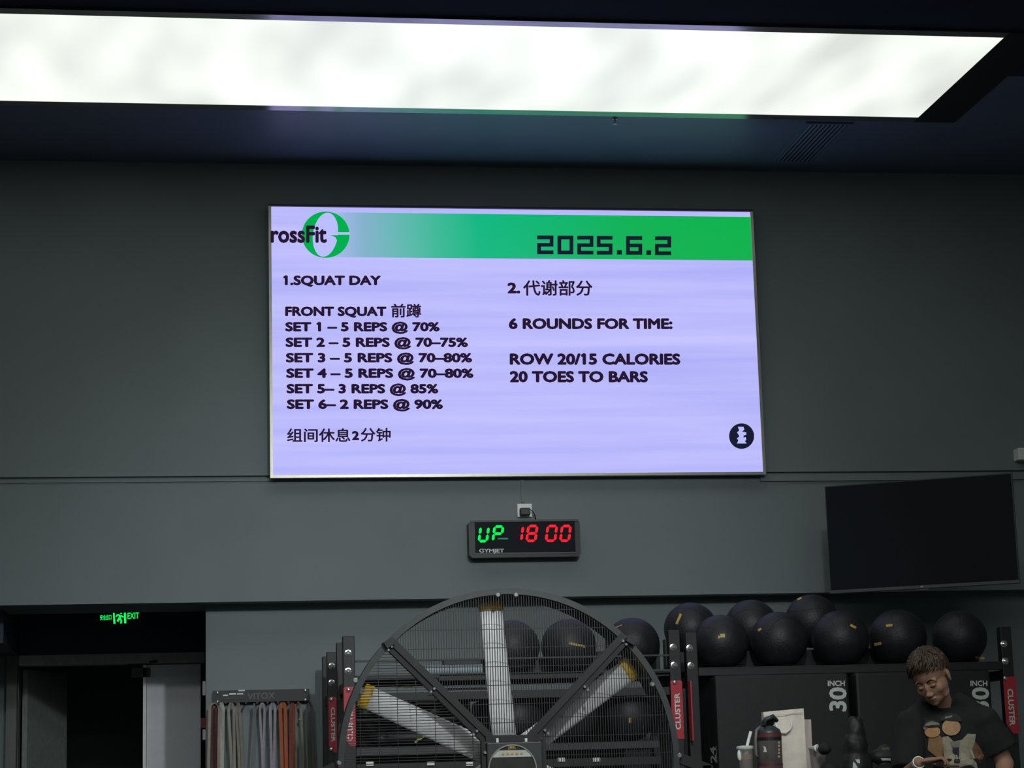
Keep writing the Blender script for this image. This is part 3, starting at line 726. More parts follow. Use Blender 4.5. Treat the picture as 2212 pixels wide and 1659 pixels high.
G2 = 'black balls on the lower shelf behind the fan'
ball(1360, 1556, 13.2, 56, (.7, .2, 1.0), 'black ball with a yellow oval, behind the right fan blade', [(1361, 1556, 2.6, 5.5, 0)], group=G2, rest=ts)
ball(1237, 1556, 13.2, 56, (.1, .2, 1.4), 'black ball under the diagonal fan spoke on the lower shelf', [], group=G2, rest=ts)
ball(1118, 1556, 13.2, 56, (.4, .9, .2), 'black ball on the lower shelf directly behind the upright blade', [], group=G2, rest=ts)
# sandbags with bright print on the shelves behind the fan
lime = mat('lime_print', (.42, .52, .10), .5)
def sandbag(px, py, Y, w_, h_, zr, label, mk):
    c = U(px, py, Y)
    t = empty('sandbag', (c.x, Y, zr), label, 'sandbag', 'black sandbags behind the fan')
    mb = MB().ell((c.x, Y, zr+h_/2), (w_/2, .12, h_/2), nu=20, nv=10)
    for s in (-1, 1): mb.ell((c.x+s*w_*.42, Y, zr+h_*.45), (w_*.12, .11, h_*.42), nu=14, nv=8)
    mb.build('body', M['vinyl'], t, smooth=True)
    MB().tube([(c.x-.1, Y-.08, zr+h_*.85), (c.x-.06, Y-.1, zr+h_+.03), (c.x+.06, Y-.1, zr+h_+.03), (c.x+.1, Y-.08, zr+h_*.85)], .012, 6).build('handle', M['black'], t, smooth=True)
    for (x0, y0, x1, y1, r_) in mk:
        a, b = U(x0, y0, Y-.135), U(x1, y1, Y-.135); MB().tube([a, (a+b)/2+Vector((0, -.004, .002)), b], r_, 6).build('printed_mark', lime, t)
sandbag(860, 1500, 13.2, .50, .10, z2-.13, 'black sandbag with a lime stripe behind the upper left of the fan', [(873, 1483, 891, 1482, .007), (846, 1489, 866, 1483, .003)])
sandbag(905, 1600, 13.2, .56, .12, ts, 'black sandbag with slanted lime print behind the left fan blade', [(897, 1604, 905, 1597, .008), (906, 1598, 921, 1589, .006)])
MB().box((.95, 13.0, z2-.137), (1.75, 13.6, z2-.131)).build('shelf', M['black'], LR)
a, b = U(916, 1456, 13.1), U(1041, 1456, 13.1)
t = MB().tube([(a.x, 13.08, z1+.054), (b.x, 13.08, z1+.054)], .030, 16).build('foam_roller', mat('pale_blue_foam', (.36, .45, .50), .6), loc=((a.x+b.x)/2, 13.08, z1+.024), smooth=False)
tag(t, 'pale blue foam roller lying on the upper shelf behind the fan grille', 'foam roller')
a, b = U(955, 1490, 13.1), U(1063, 1490, 13.1)
t = MB().tube([(a.x, 13.14, z2+.027), (b.x, 13.14, z2+.027)], .026, 16).build('foam_roller', mat('grey_foam', (.30, .31, .34), .6), loc=((a.x+b.x)/2, 13.14, z2)); tag(t, 'grey foam roller on the shelf just below the pale blue one', 'foam roller')
MB().box((1.75, 13.02, z2-.006), (2.88, 13.6, z2)).box((1.3, 13.02, z2-.006), (1.75, 13.6, z2)).build('shelf', M['black'], LR)

# ------------------------------------------------------------------ padded boxes
def plyo(x0p, x1p, label, full):
    Y0, Y1 = 12.88, 13.52
    x0, x1 = U(x0p, 1550, Y0).x, U(x1p, 1550, Y0).x; zt_ = zs-.026; zb_ = zt_-.91
    t = empty('padded_box', ((x0+x1)/2, Y0+.3, zb_), label, 'padded box', 'padded jumping boxes in the right rack')
    MB().box((x0, Y0, zb_), (x1, Y1, zt_)).build('cover', M['vinyl'], t, bevel=.018)
    o = x1p-1838
    Yt = Y0-.002
    text('inch_lettering', 'INCH', U(1788+o, 1482, Yt), U(1825+o, 1482, Yt)-U(1788+o, 1482, Yt), U(1788+o, 1469.5, Yt)-U(1788+o, 1482, Yt), M['ink'], t, bold=.03, cap=CAPH)
    # 30, turned a quarter turn counter-clockwise
    O = U(1829+o, 1537, Yt); text('number_lettering', '30', O, U(1829+o, 1485, Yt)-O, U(1791+o, 1536, Yt)-O, M['ink'], t, bold=.03)
    Ys = .004
    def SP(y, z): return Vector((x0-.002, y, z))
    z0 = U(1540, 1648, Y0).z; z1_ = U(1540, 1612, Y0).z
    O = SP(Y0+.05, z0); text('side_lettering', '24', O, SP(Y0+.05, z1_)-O, SP(Y0+.20, z0)-O, M['ink'], t, bold=.03)
    O = SP(Y0+.025, z0); text('side_lettering', 'INCH', O, SP(Y0+.025, z1_)-O, SP(Y0+.045, z0)-O, M['ink'], t, bold=.02)
    MB().box((x0+.05, Y0+.2, zt_+.0005), (x0+.10, Y0+.4, zt_+.003)).build('grip_slot', M['seam'], t)
    return t
plyo(1548, 1838, 'black padded box marked 30 inch with the drinks and paper bag in front', True)
plyo(1853, 2146, 'black padded box marked 30 inch behind the man', True)
for x0_ in (U(1548, 1550, 12.88).x, U(1853, 1550, 12.88).x): pass
zbx = zs-.026-.91
MB().box((3.07, 12.97, zbx-.02), (5.03, 13.6, zbx-.001)).build('shelf', M['black'], RR)

for x0_, lb in ((.93, 'black padded box added as dark backing on the rear rack behind the left half of the fan'), (1.84, 'black padded box added as dark backing on the rear rack behind the right half of the fan')):  # boxes added to blacken the gaps seen through the left rack
    t = empty('padded_box', (x0_+.42, 14.2, 1.1252), lb, 'padded box', 'padded boxes added as dark backing on the rear rack')
    MB().box((x0_, 14.0, 1.1255), (x0_+.84, 14.48, 1.72)).build('cover', M['vinyl'], t, bevel=.018)
    MB().box((x0_+.3, 13.992, 1.5), (x0_+.5, 13.999, 1.53)).build('grip', M['seam'], t)
# ------------------------------------------------------------------ big floor fan
YF = 10.5
fc = U(1100, 1643, YF); RF = .842
F = empty('floor_fan', (fc.x, YF, 0), 'huge black drum fan with silver yellow-tipped blades in front of the racks', 'fan')
def fp(x, y, d=0): return U(x, y, YF+d)
MB().ring(fc, RF-.030, RF, -.055, .075).build('rim', M['gun'], F, smooth=False)
MB().ring(fc, RF-.034, RF-.030, .07, .22, n=96).build('rear_cowl', M['black'], F)
mb = MB()
for k in range(220):
    g = math.pi*2*k/220
    e = Vector((math.cos(g), 0, math.sin(g))); p = fc+e*(RF-.02); mb.bar(p+Vector((0, .07, 0)), p+Vector((0, .24, 0)), .003, .003, up=e)
tag(mb.build('cowl_wires', M['black'], F), kind='stuff')
# spokes (folded steel) with bolts
def bolt(x, y, par, d=-.075, r_=.012):
    c = fp(x, y, d); return MB().lathe((c.x, YF+d+.012, c.z), [(r_, 0), (r_, -.006), (r_*.65, -.012)], 10, axis='y').build('bolt', M['steel'], par)
for k, ang in enumerate((45, 135, 225, 315)):
    e = Vector((math.cos(math.radians(ang)), 0, math.sin(math.radians(ang)))); n_ = Vector((-e.z, 0, e.x))
    if ang == 135: n_ = -n_
    a, b = fc+e*.15, fc+e*(RF-.005)
    sp_ = MB().bar(a+n_*.012+Vector((0, -.055, 0)), b+n_*.012+Vector((0, -.055, 0)), .034, .03, up=(0, 1, 0)).build('spoke', M['black'], F)
    MB().bar(a-n_*.018+Vector((0, -.035, 0)), b-n_*.018+Vector((0, -.035, 0)), .030, .05, up=(0, 1, 0)).build('flange', M['frame_matt'], sp_)
    if ang in (45, 135):
        pts = ((1350, 1388), (1267, 1487), (1181, 1581)) if ang == 45 else ((843, 1400), (935, 1491), (1027, 1583))
        for (x, y) in pts:
            for q in (-3.5, 3.5): bolt(x+(q if ang == 45 else -q), y+abs(q)*(1 if q > 0 else -1), sp_, r_=.0085)
for x, y in ((1076, 1284.5), (1115, 1284.5), (768, 1470), (1410, 1478), (733, 1648), (1468, 1632)): bolt(x, y, F, -.058, .014)
for sgn, (x, y) in ((1, (838, 1391)), (-1, (1358, 1384))):
    MB().bar(fp(x-8*1, y+5*sgn, -.02), fp(x+8, y-5*sgn, -.02), .035, .14, up=(0, 1, 0)).build('rim_clamp', M['black'], F)
# grille
GD = -.045; rw = .0035
def rod(mb, p, q, w=rw): mb.bar(p, q, w, .003, up=(0, 1, 0))
RI = RF-.032; hb = .135
def at(dx, dz, d=GD): return Vector((fc.x+dx, YF+d, fc.z+dz))
mt, ml, mr, mbm = MB(), MB(), MB(), MB()
s_ = .0126; k = -int(RI*.70/s_)
while k*s_ <= RI*.70:
    dx = k*s_; z0_ = max(abs(dx)+.03, hb); z1_ = math.sqrt(RI*RI-dx*dx)
    if z1_ > z0_: rod(mt, at(dx, z0_), at(dx, z1_)); rod(mbm, at(dx, -z0_), at(dx, -z1_)); 
    k += 1
for k in range(-int(RI*.70/.0135), int(RI*.70/.0135)+1):
    z_ = k*.0135; a_ = max(abs(z_)+.03, hb); b_ = math.sqrt(RI*RI-z_*z_)
    if b_ > a_: rod(ml, at(-b_, z_), at(-a_, z_))
k = int(hb/s_)+1
while k*s_ < RI:
    dx = k*s_; zz = min(dx-.03, math.sqrt(RI*RI-dx*dx))
    if zz > 0: rod(mr, at(dx, -zz), at(dx, zz))
    k += 1
for k in range(1, 10):                                # cross wires
    d_ = .0915*k
    if d_ > hb and d_ < RI:
        x_ = min(d_-.03, math.sqrt(RI*RI-d_*d_))
        rod(mt, at(-x_, d_, GD+.004), at(x_, d_, GD+.004), .003); rod(mbm, at(-x_, -d_, GD+.004), at(x_, -d_, GD+.004), .003); rod(ml, at(-d_, -x_, GD+.004), at(-d_, x_, GD+.004), .003)
for k in range(-6, 7):
    z_ = .0915*k+.02; a_ = max(abs(z_)+.03, hb); b_ = math.sqrt(max(0, RI*RI-z_*z_))
    if b_ > a_: rod(mr, at(a_, z_, GD+.004), at(b_, z_, GD+.004), .003)
for q_, nm in ((mt, 'grille'), (ml, 'grille'), (mr, 'grille'), (mbm, 'grille')):
    tag(q_.build(nm, M['black'], F), kind='stuff')
# rotor: six blades
MB().lathe((fc.x, YF+.06, fc.z), [(.02, -.02), (.11, -.015), (.12, .0), (.12, .08), (.03, .09)], 28, axis='y').build('rotor_hub', M['black'], F)
for k in range(6):
    ang = math.radians(94.5+60*k); e = Vector((math.cos(ang), 0, math.sin(ang))); n_ = Vector((-e.z, 0, e.x))
    def blade(r0_, r1_, c0, c1, extra=0):
        vs = []; fs = []; NR, NC = 6, 8
        for i in range(NR+1):
            s = i/NR; r_ = r0_+(r1_-r0_)*s; c = c0+(c1-c0)*s; tw = math.radians(10)
            for j in range(NC+1):
                u = -1+2*j/NC; cam_ = .012*(1-u*u)
                for side in (0, 1):
                    th = (.004+.003*(1-u*u)+extra)*(1 if side else -1)
                    vs.append(fc+e*r_+n_*(u*c/2*math.cos(tw))+Vector((0, .09-u*c/2*math.sin(tw)*.8-cam_+th, 0)))
        row = (NC+1)*2
        for i in range(NR):
            for j in range(NC):
                a = i*row+j*2
                fs += [(a, a+row, a+row+2, a+2), (a+1, a+3, a+row+3, a+row+1)]
            a = i*row; fs += [(a, a+1, a+row+1, a+row)]; a = i*row+NC*2; fs += [(a, a+row, a+row+1, a+1)]
        for i in (0, NR):
            for j in range(NC):
                a = i*row+j*2; fs.append((a, a+2, a+3, a+1))
        return MB().add(vs, fs)
    b_ = blade(.10, .755, .128, .116).build('blade', M['silver'], F, smooth=True)
    blade(.745, .792, .130, .122, .003).build('blade_tip', M['yellow'], b_, smooth=True)
# control box in the middle
x0_, x1_ = fp(1046, 1650).x, fp(1165, 1650).x; zt_ = fp(1105, 1603, -.1).z; cz_ = (x0_+x1_)/2
MB().prism([(x0_, YF-.11, fc.z-.13), (x1_, YF-.11, fc.z-.13), (x1_, YF-.11, zt_-.0), (x0_, YF-.11, zt_-.0)], (0, .12, 0)).build('control_box', M['gun'], F, bevel=.006)
MB().box((x0_-.022, YF-.085, fc.z-.15), (x0_-.002, YF-.03, zt_+.01)).box((x1_+.002, YF-.085, fc.z-.15), (x1_+.022, YF-.03, zt_+.01)).box((x0_, YF-.085, zt_+.002), (x1_, YF-.03, zt_+.035)).build('hub_flange', M['black'], F)
for x, y in ((1048.5, 1626), (1163, 1625)): bolt(x, y, F, -.1, .009)
for x in (1074, 1136):
    c = fp(x, 1600, -.09); MB().tube([(c.x, YF-.095, c.z-.018), (c.x, YF-.095, c.z+.012)], .007, 8).build('pin', M['white'], F)
dc = fp(1107, 1662, -.115); rd = .120
def disc_part(name, zlo, zhi, r_, y_, material):
    pts = []
    n = 40
    a_hi = math.asin(max(-1, min(1, zhi/r_))); a_lo = math.asin(max(-1, min(1, zlo/r_)))
    for k in range(n+1):
        g = a_lo+(a_hi-a_lo)*k/n; pts.append((dc.x+r_*math.cos(g), y_, dc.z+r_*math.sin(g)))
    for k in range(n+1):
        g = math.pi-a_hi+(a_hi-a_lo)*k/n; pts.append((dc.x+r_*math.cos(g), y_, dc.z+r_*math.sin(g)))
    return MB().prism(pts, (0, .004, 0)).build(name, material, F)
MB().ring((dc.x, YF, dc.z), rd-.006, rd, -.122, -.111, n=60).build('display_bezel', M['alu'], F)
k_ = .00228
za, zb_ = (1662-1621.5)*k_, (1662-1636)*k_
disc_part('display_cap', za, rd-.007, rd-.0065, YF-.116, M['blackest'])
disc_part('display_band', zb_, za-.0005, rd-.0065, YF-.118, mat('pale_display_film', (.55, .58, .56), .4))
disc_part('display_window', -.05, zb_-.0005, rd-.0065, YF-.116, mat('dark_display_glass', (.04, .042, .035), .3))
for k in range(5):
    c = Vector((dc.x+(k-2)*.0225+.001, YF-.1195, (za+zb_)/2+dc.z)); MB().lathe(c, [(.0065, 0), (.0065, -.001), (.0058, -.0015)], 12, axis='y').build('button_mark', M['gold'], F)
c = Vector((dc.x, YF-.1175, dc.z+za+.017)); mb = MB()
for k in range(5): mb.box((c.x-.017+k*.0072, c.y-.0005, c.z-.006), (c.x-.0125+k*.0072, c.y, c.z+.006-(k % 2)*.003))
mb.box((c.x-.02, c.y-.0005, c.z-.012), (c.x+.02, c.y, c.z-.010)); mb.build('maker_mark', M['gold'], F)
# stand
mb = MB()
for s in (-1, 1):
    pv = Vector((fc.x+s*(RF+.01), YF, fc.z-.01))
    mb.bar(pv, Vector((fc.x+s*(RF+.16), YF, fc.z-.07)), .05, .05).bar(Vector((fc.x+s*(RF+.15), YF, fc.z-.05)), Vector((fc.x+s*(RF+.15), YF, .12)), .05, .05)
    mb.bar(Vector((fc.x+s*(RF+.15), YF-.45, .10)), Vector((fc.x+s*(RF+.15), YF+.45, .10)), .05, .05, up=(0, 0, 1))
mb.bar(Vector((fc.x-RF-.15, YF, .12)), Vector((fc.x+RF+.15, YF, .12)), .05, .05)
mb.build('stand', M['black'], F)
for s in (-1, 1):
    for q in (-.42, .42): MB().tube([(fc.x+s*(RF+.15)-.02, YF+q, .05), (fc.x+s*(RF+.15)+.02, YF+q, .05)], .05, 16).build('wheel', M['blackest'], F)

# ------------------------------------------------------------------ high table with drinks
YQ = 11.0
ZTAB = 1.12
t = empty('high_table', (4.2, 11.05, 0), 'black high table carrying the drinks and bags, in front of the padded boxes', 'table')
MB().box((3.0, 10.78, ZTAB-.04), (4.9, 11.35, ZTAB)).build('table_top', M['blackest'], t, bevel=.004)
for x in (3.06, 4.84):
    for y in (10.84, 11.29): MB().box((x-.02, y-.02, 0), (x+.02, y+.02, ZTAB-.04)).build('leg', M['black'], t)
clearp = mat('clear_cup_plastic', (.75, .74, .74), .15, trans=.75, noise_amt=.02, alpha=.8)
def cup(px, Y, ytop, wpx, label, liquid, lid, straw):
    c = U(px, ytop, Y); k = FPX/((c-CAM).dot(FWD)); r = wpx/2/k; h = c.z-ZTAB
    t = empty('cup', (c.x, Y, ZTAB), label, 'cup')
    b = (c.x, Y, ZTAB)
    MB().lathe(b, [(r*.68, 0), (r*.70, .002), (r*.95, h-.012)], 28).build('body', clearp, t, smooth=False)
    MB().lathe(b, [(r*.60, .004), (r*.64, .006), (r*.64+(r*.27)*.72, h*.70)], 28).build('drink', liquid, t)
    MB().lathe(b, [(r*.62+r*.24*.72, h*.701), (r*.64+(r*.25)*.86, h*.82)], 28).build('foam', mat('milky_foam', (.42, .24, .11), .6) if straw else liquid, t)
    MB().lathe(b, [(r*.98, h-.014), (r*1.03, h-.010), (r*1.03, h-.002), (r*.9, h+.004), (r*.5, h+.006)], 28).build('lid', lid, t)
    if straw: MB().tube([U(straw[0], straw[1], Y), U(straw[2], straw[3], Y), U(straw[2], straw[3], Y)+Vector((-.012, 0, -.06))], .0085, 10).build('straw', M['white'], t, smooth=True)
    return t
cupc = U(1609.5, 1613, 11.0)
coffee = mat('milky_coffee', (.16, .10, .035), .5)
ct = cup(1609.5, 11.0, 1613, 37, 'iced coffee cup with a white straw left of the black jug', coffee, mat('pale_lid', (.62, .67, .60), .4), (1622, 1580, 1613, 1614))
c = U(1592, 1632, 11.02)
MB().ell((c.x+.006, 10.985, c.z), (.014, .012, .030), nu=12, nv=8).build('sticker', M['white'], ct, smooth=True)
CUP2 = cup(1765, 11.0, 1613, 38, 'pale pinkish plastic cup right of the paper bag', mat('pink_drink', (.42, .33, .31), .5), mat('grey_lid', (.52, .53, .50), .4), None)
# jug
jc = U(1662, 1600, 11.0); kk = FPX/((jc-CAM).dot(FWD))
def zj(y): return U(1662, y, 11.0).z
def jx(x): return U(x, 1600, 11.0).x
xj = jx(1661.5)
smoke = mat('smoked_plastic', (.11, .10, .10), .25, noise_amt=.3, scale=9)
t = empty('water_jug', (xj, 11.0, ZTAB), 'big smoky black water jug with red bands and carry strap', 'bottle')
rj = 27/kk
MB().lathe((xj, 11.0, 0), [(rj*.97, ZTAB), (rj, ZTAB+.01), (rj, zj(1592)), (rj*.97, zj(1588))], 36).build('body', smoke, t, smooth=False)
MB().lathe((xj, 11.0, 0), [(rj*.985, zj(1588)), (rj*.98, zj(1583)), (rj*.9, zj(1576)), (rj*.55, zj(1570)), (rj*.5, zj(1568))], 36).build('shoulder', M['tvlip'], t, smooth=True)
MB().ell((xj-.0, 11.0, zj(1560)), (rj*.52, rj*.52, .026), nu=20, nv=10).build('cap', M['blackest'], t, smooth=True)
MB().tube([(xj-.035, 10.96, zj(1569)), (xj-.03, 10.94, zj(1555)), (xj+.01, 10.94, zj(1548)), (xj+.035, 10.96, zj(1558))], .012, 8).build('carry_handle', M['tvlip'], t, smooth=True)
rband = mat('dark_red_band', (.16, .03, .03), .5)
for y0, y1 in ((1592, 1585), (1654, 1649)):
    MB().lathe((xj, 11.0, 0), [(rj*1.012, zj(y0)), (rj*1.012, zj(y1))], 36).build('band', rband, t)
MB().lathe((xj, 11.0, 0), [(rj*1.006, zj(1600)), (rj*1.006, zj(1592.5))], 36).build('top_band', M['blackest'], t)
MB().tube([U(1642, 1570, 10.95), U(1634, 1578, 10.93), U(1632, 1600, 10.93), U(1633, 1630, 10.93), U(1638, 1637, 10.94)], .008, 8).build('strap', mat('grey_strap', (.18, .19, .19), .6), t, smooth=True)
rp_ = rj*1.004
def onjug(x, y):
    p = U(x, y, 11.0); dx = max(-.99, min(.99, (p.x-xj)/rj)); return Vector((p.x, 11.0-math.sqrt(1-dx*dx)*rp_-.002, p.z))
mb = MB()
for y in (1602, 1609, 1617, 1624, 1632):
    a, b = onjug(1673, y), onjug(1679, y+5); mb.add([onjug(1674, y), onjug(1679, y), onjug(1679, y+5), onjug(1674, y+5)], [(0, 1, 2, 3)])
mb.build('scale_print', mat('warm_print', (.65, .45, .33), .5), t)
MB().add([onjug(1643, 1612), onjug(1648, 1614), onjug(1649, 1620), onjug(1650, 1625), onjug(1644, 1625), onjug(1645, 1618)], [(0, 1, 2, 3, 4, 5)]).build('logo_print', M['ink'], t)
# paper bags
paper = mat('cream_paper', (.90, .82, .73), .7, bump=.15, bscale=30, noise_amt=.06)
paper2 = mat('pinkish_kraft_paper', (.62, .54, .50), .7, bump=.15, bscale=30, noise_amt=.06)
def bag(corners, Y, dep, material, label, handle=None):
    P4 = [U(x, y, Y) for x, y in corners]                        # TL TR BR BL
    P4[2].z = P4[3].z = ZTAB
    t = empty('paper_bag', ((P4[0].x+P4[1].x)/2, Y, ZTAB), label, 'paper bag')
    n = 9; vs = []; fs = []
    for side in (0, 1):
        for i in range(n+1):
            for j in range(n+1):
                u, v = i/n, j/n
                p = P4[3].lerp(P4[2], u).lerp(P4[0].lerp(P4[1], u), v)
                wv = noise.noise(Vector((u*3+Y, v*4, 2.)))*.010*(1-abs(2*u-1)**4)
                d_ = dep*(1-.55*v)
                vs.append(p+Vector((0, (d_ if side else 0)+wv*(1 if not side else -1), 0)))
    N1 = n+1
    for side in (0, 1):
        o = side*N1*N1
        for i in range(n):
            for j in range(n): fs.append((o+i*N1+j, o+(i+1)*N1+j, o+(i+1)*N1+j+1, o+i*N1+j+1))
    o = N1*N1
    for j in range(n): fs += [(j, j+1, o+j+1, o+j), (n*N1+j, n*N1+j+1, o+n*N1+j+1, o+n*N1+j)]
    for i in range(n): fs.append((i*N1, (i+1)*N1, o+(i+1)*N1, o+i*N1))
    MB().add(vs, fs).build('body', material, t, smooth=False)
    if handle:
        MB().tube([U(x, y, Y-.014) for x, y in handle], .006, 8).build('ribbon_handle', M['white'], t, smooth=True)
        a, b = U(corners[0][0]+1, corners[0][1]+9, Y-.012), U(corners[1][0]-1, corners[1][1]+9, Y-.012)
        MB().bar(a, b, .0025, .002).build('fold_line', paper2, t)
    return t
bag([(1649, 1538), (1736, 1530), (1744, 1670), (1662, 1670)], 11.12, .10, paper, 'large cream paper bag with white ribbon handle behind the jug', [(1675, 1557), (1678, 1572), (1687, 1582), (1697, 1583), (1706, 1576), (1710, 1568), (1709, 1557)])
bag([(1700, 1554), (1752, 1554), (1756, 1670), (1702, 1670)], 11.26, .05, paper2, 'smaller pinkish paper bag tucked behind the large cream one')
# dark bags and cap on the table
def blob(name, cat, label, items, material, marks=(), Yr=11.0, voxel=.006, amt=.006):
    c0 = items[0][0]
    t = empty(name, (c0.x, c0.y, ZTAB), label, cat)
    mb = MB()
    for c, r_ in items: mb.ell(c, r_, nu=16, nv=10)
    b = remeshed('body', mb, material, t, voxel, 3, post=lambda p: p+Vector((noise.noise(p*22), noise.noise(p*22+Vector((5, 0, 0))), noise.noise(p*22+Vector((0, 5, 0)))))*amt)
    base = world_base(t)
    bv = BVHTree.FromPolygons([v.co+base for v in b.data.vertices], [tuple(p.vertices) for p in b.data.polygons])
    for nm, poly, mm in marks:
        pts = []
        cx0 = sum(p[0] for p in poly)/len(poly); cy0 = sum(p[1] for p in poly)/len(poly)
        ok = True
        for x, y in poly+[(cx0, cy0)]:
            h = bv.ray_cast(CAM, ray(x, y).normalized())
            if h[0] is None: ok = False; break
            pts.append(h[0]-ray(x, y).normalized()*.005)
        if not ok: continue
        n = len(poly); MB().add(pts, [(i, (i+1) % n, n) for i in range(n)]).build(nm, mm, t)
    return t
def bp(x, y, Y=11.0): return U(x, y, Y)
def zt(p, z): p = p.copy(); p.z = z; return p
p = bp(1850, 1625); p.z = ZTAB+.10
blob('backpack', 'bag', 'black backpack with white curved prints standing on the table',
     [(p, (.085, .07, .11)), (bp(1848, 1615), (.068, .06, .10)), (bp(1849, 1595), (.055, .05, .11)), (bp(1843, 1570), (.036, .035, .06)), (bp(1855, 1575), (.030, .03, .07))], M['vinyl'],
     [('printed_stripe', [(1847, 1640), (1857, 1640), (1858, 1649), (1852, 1648)], M['ink']), ('printed_stripe', [(1843, 1645), (1847, 1648), (1853, 1659), (1842, 1659)], M['ink']), ('zip_pull', [(1840, 1549), (1847, 1552), (1848, 1558), (1844, 1556)], M['gun'])])
p = bp(1790, 1625, 10.85)
blob('sports_cap', 'cap', 'black cap with small pale marks lying between the pale cup and the backpack',
     [(zt(p, ZTAB+.07), (.055, .06, .065)), (zt(bp(1781, 1615, 10.85), bp(1781, 1618, 10.85).z), (.035, .05, .03)), (zt(bp(1802, 1640, 10.86), ZTAB+.02), (.07, .06, .02))], mat('black_cotton', (.016, .015, .018), .8),
     [('pale_mark', [(1788, 1622), (1795, 1630), (1787, 1634)], M['ink']), ('pale_mark', [(1789, 1636), (1795, 1641), (1787, 1642)], M['ink']), ('pale_mark', [(1811, 1637), (1818, 1642), (1810, 1642)], M['ink'])], amt=.003)
p = bp(1912, 1640, 10.95)
blob('pouch', 'bag', 'black pouch with an olive bar and a pale bar beside the man',
     [(zt(p, ZTAB+.054), (.085, .06, .05)), (bp(1910, 1634, 10.97), (.080, .05, .045)), (bp(1913, 1622, 10.97), (.048, .04, .035))], mat('black_nylon', (.02, .021, .022), .6),
     [('pale_bar', [(1902, 1638), (1924, 1638.5), (1924, 1643), (1906, 1643)], M['ink']), ('olive_bar', [(1904, 1615), (1921, 1614), (1921, 1620), (1905, 1621)], mat('olive_print', (.07, .08, .045), .6))], amt=.003)
p = U(1762, 1617, 10.93)
t = MB().tube([U(1766, 1608, 10.92), U(1761.5, 1612, 10.92), U(1760.5, 1618, 10.92), U(1764, 1625, 10.92)], [.003, .008, .008, .003], 8).build('cup_tab', M['white'], CUP2, smooth=True)

# ------------------------------------------------------------------ the man
YP = 9.35
skin = mat('skin', (.36, .20, .14), .65, noise_amt=.08, scale=30)
hairm = mat('brown_hair', (.060, .037, .026), .45, noise_amt=.5, scale=60)
shirtm = mat('black_cotton_shirt', (.010, .012, .013), .9, noise_amt=.15, scale=30, bump=.35, bscale=14)
dkm = mat('dark_brow', (.02, .013, .01), 1, spec=0)
lipm = mat('lip', (.22, .10, .08), .5)
HC = U(2010, 1463, YP-.07)                     # head centre
PN = empty('person', (U(2045, 1600, YP).x, YP, 0), 'man with brown hair in a black printed t-shirt looking down at his hands', 'person')
to_cam = (Vector((HC.x, HC.y, 0))*-1).normalized()
fa = math.atan2(to_cam.x, -to_cam.y)           # yaw of a figure that faces the camera (front = -y)
RH = Euler((0, 0, fa), 'XYZ').to_matrix() @ Euler((0, math.radians(-11), 0)).to_matrix() @ Euler((0, 0, math.radians(-24))).to_matrix() @ Euler((math.radians(27), 0, 0)).to_matrix()
def hp(x, y, z): return HC+RH @ Vector((x, y, z))
mb = MB()
def he(c, r_, e=None, **k): mb.ell(hp(*c), r_, M3=RH @ (Euler(e).to_matrix() if e else Matrix.Identity(3)), **k)
he((0, .012, .028), (.076, .093, .086), nu=32, nv=20)
he((0, -.018, -.032), (.070, .068, .078), nu=32, nv=20)
he((0, -.048, -.072), (.043, .038, .036))
he((0, -.070, -.092), (.020, .016, .014))
for s in (-1, 1):
    he((s*.036, -.050, -.032), (.028, .027, .030)); he((s*.045, -.020, -.070), (.020, .034, .026), (math.radians(30), 0, 0))
    he((s*.024, -.066, .012), (.030, .014, .014)); he((s*.030, -.071, -.006), (.015, .014, .009))
    he((s*.011, -.094, -.043), (.008, .009, .007))
    he((s*.079, .012, -.012), (.008, .019, .033), (math.radians(-12), 0, s*.35)); he((s*.081, .018, -.004), (.006, .012, .020), (0, 0, s*.5))
he((0, -.084, -.012), (.0085, .012, .024), (math.radians(-18), 0, 0)); he((0, -.098, -.037), (.0115, .013, .010))
he((0, -.083, -.064), (.022, .011, .006)); he((0, -.081, -.075), (.018, .011, .007))
# neck, trunk, arms, legs in one mesh
NB = U(2037, 1520, YP+.05)
def cone(pts, rs, n=20): mb.tube(pts, rs, n)
cone([HC+RH @ Vector((0, .03, -.02)), HC.lerp(NB, .55)+Vector((.0, .02, 0)), NB+Vector((0, .02, -.04))], [.055, .056, .062])
SLp, SRp = U(1972, 1559, YP), U(2120, 1550, YP)
CH = U(2045, 1615, YP+.01)
for c, r_ in ((CH, (.16, .105, .15)), (CH+Vector((0, .01, -.18)), (.145, .10, .16)), (CH+Vector((0, .01, -.36)), (.155, .11, .13)), ((SLp+SRp)/2+Vector((0, .02, -.02)), (.15, .075, .06))):
    mb.ell(c, r_)
for s_, p in ((0, SLp), (1, SRp)): mb.ell(p+Vector((0, 0, -.02)), (.055, .055, .055))
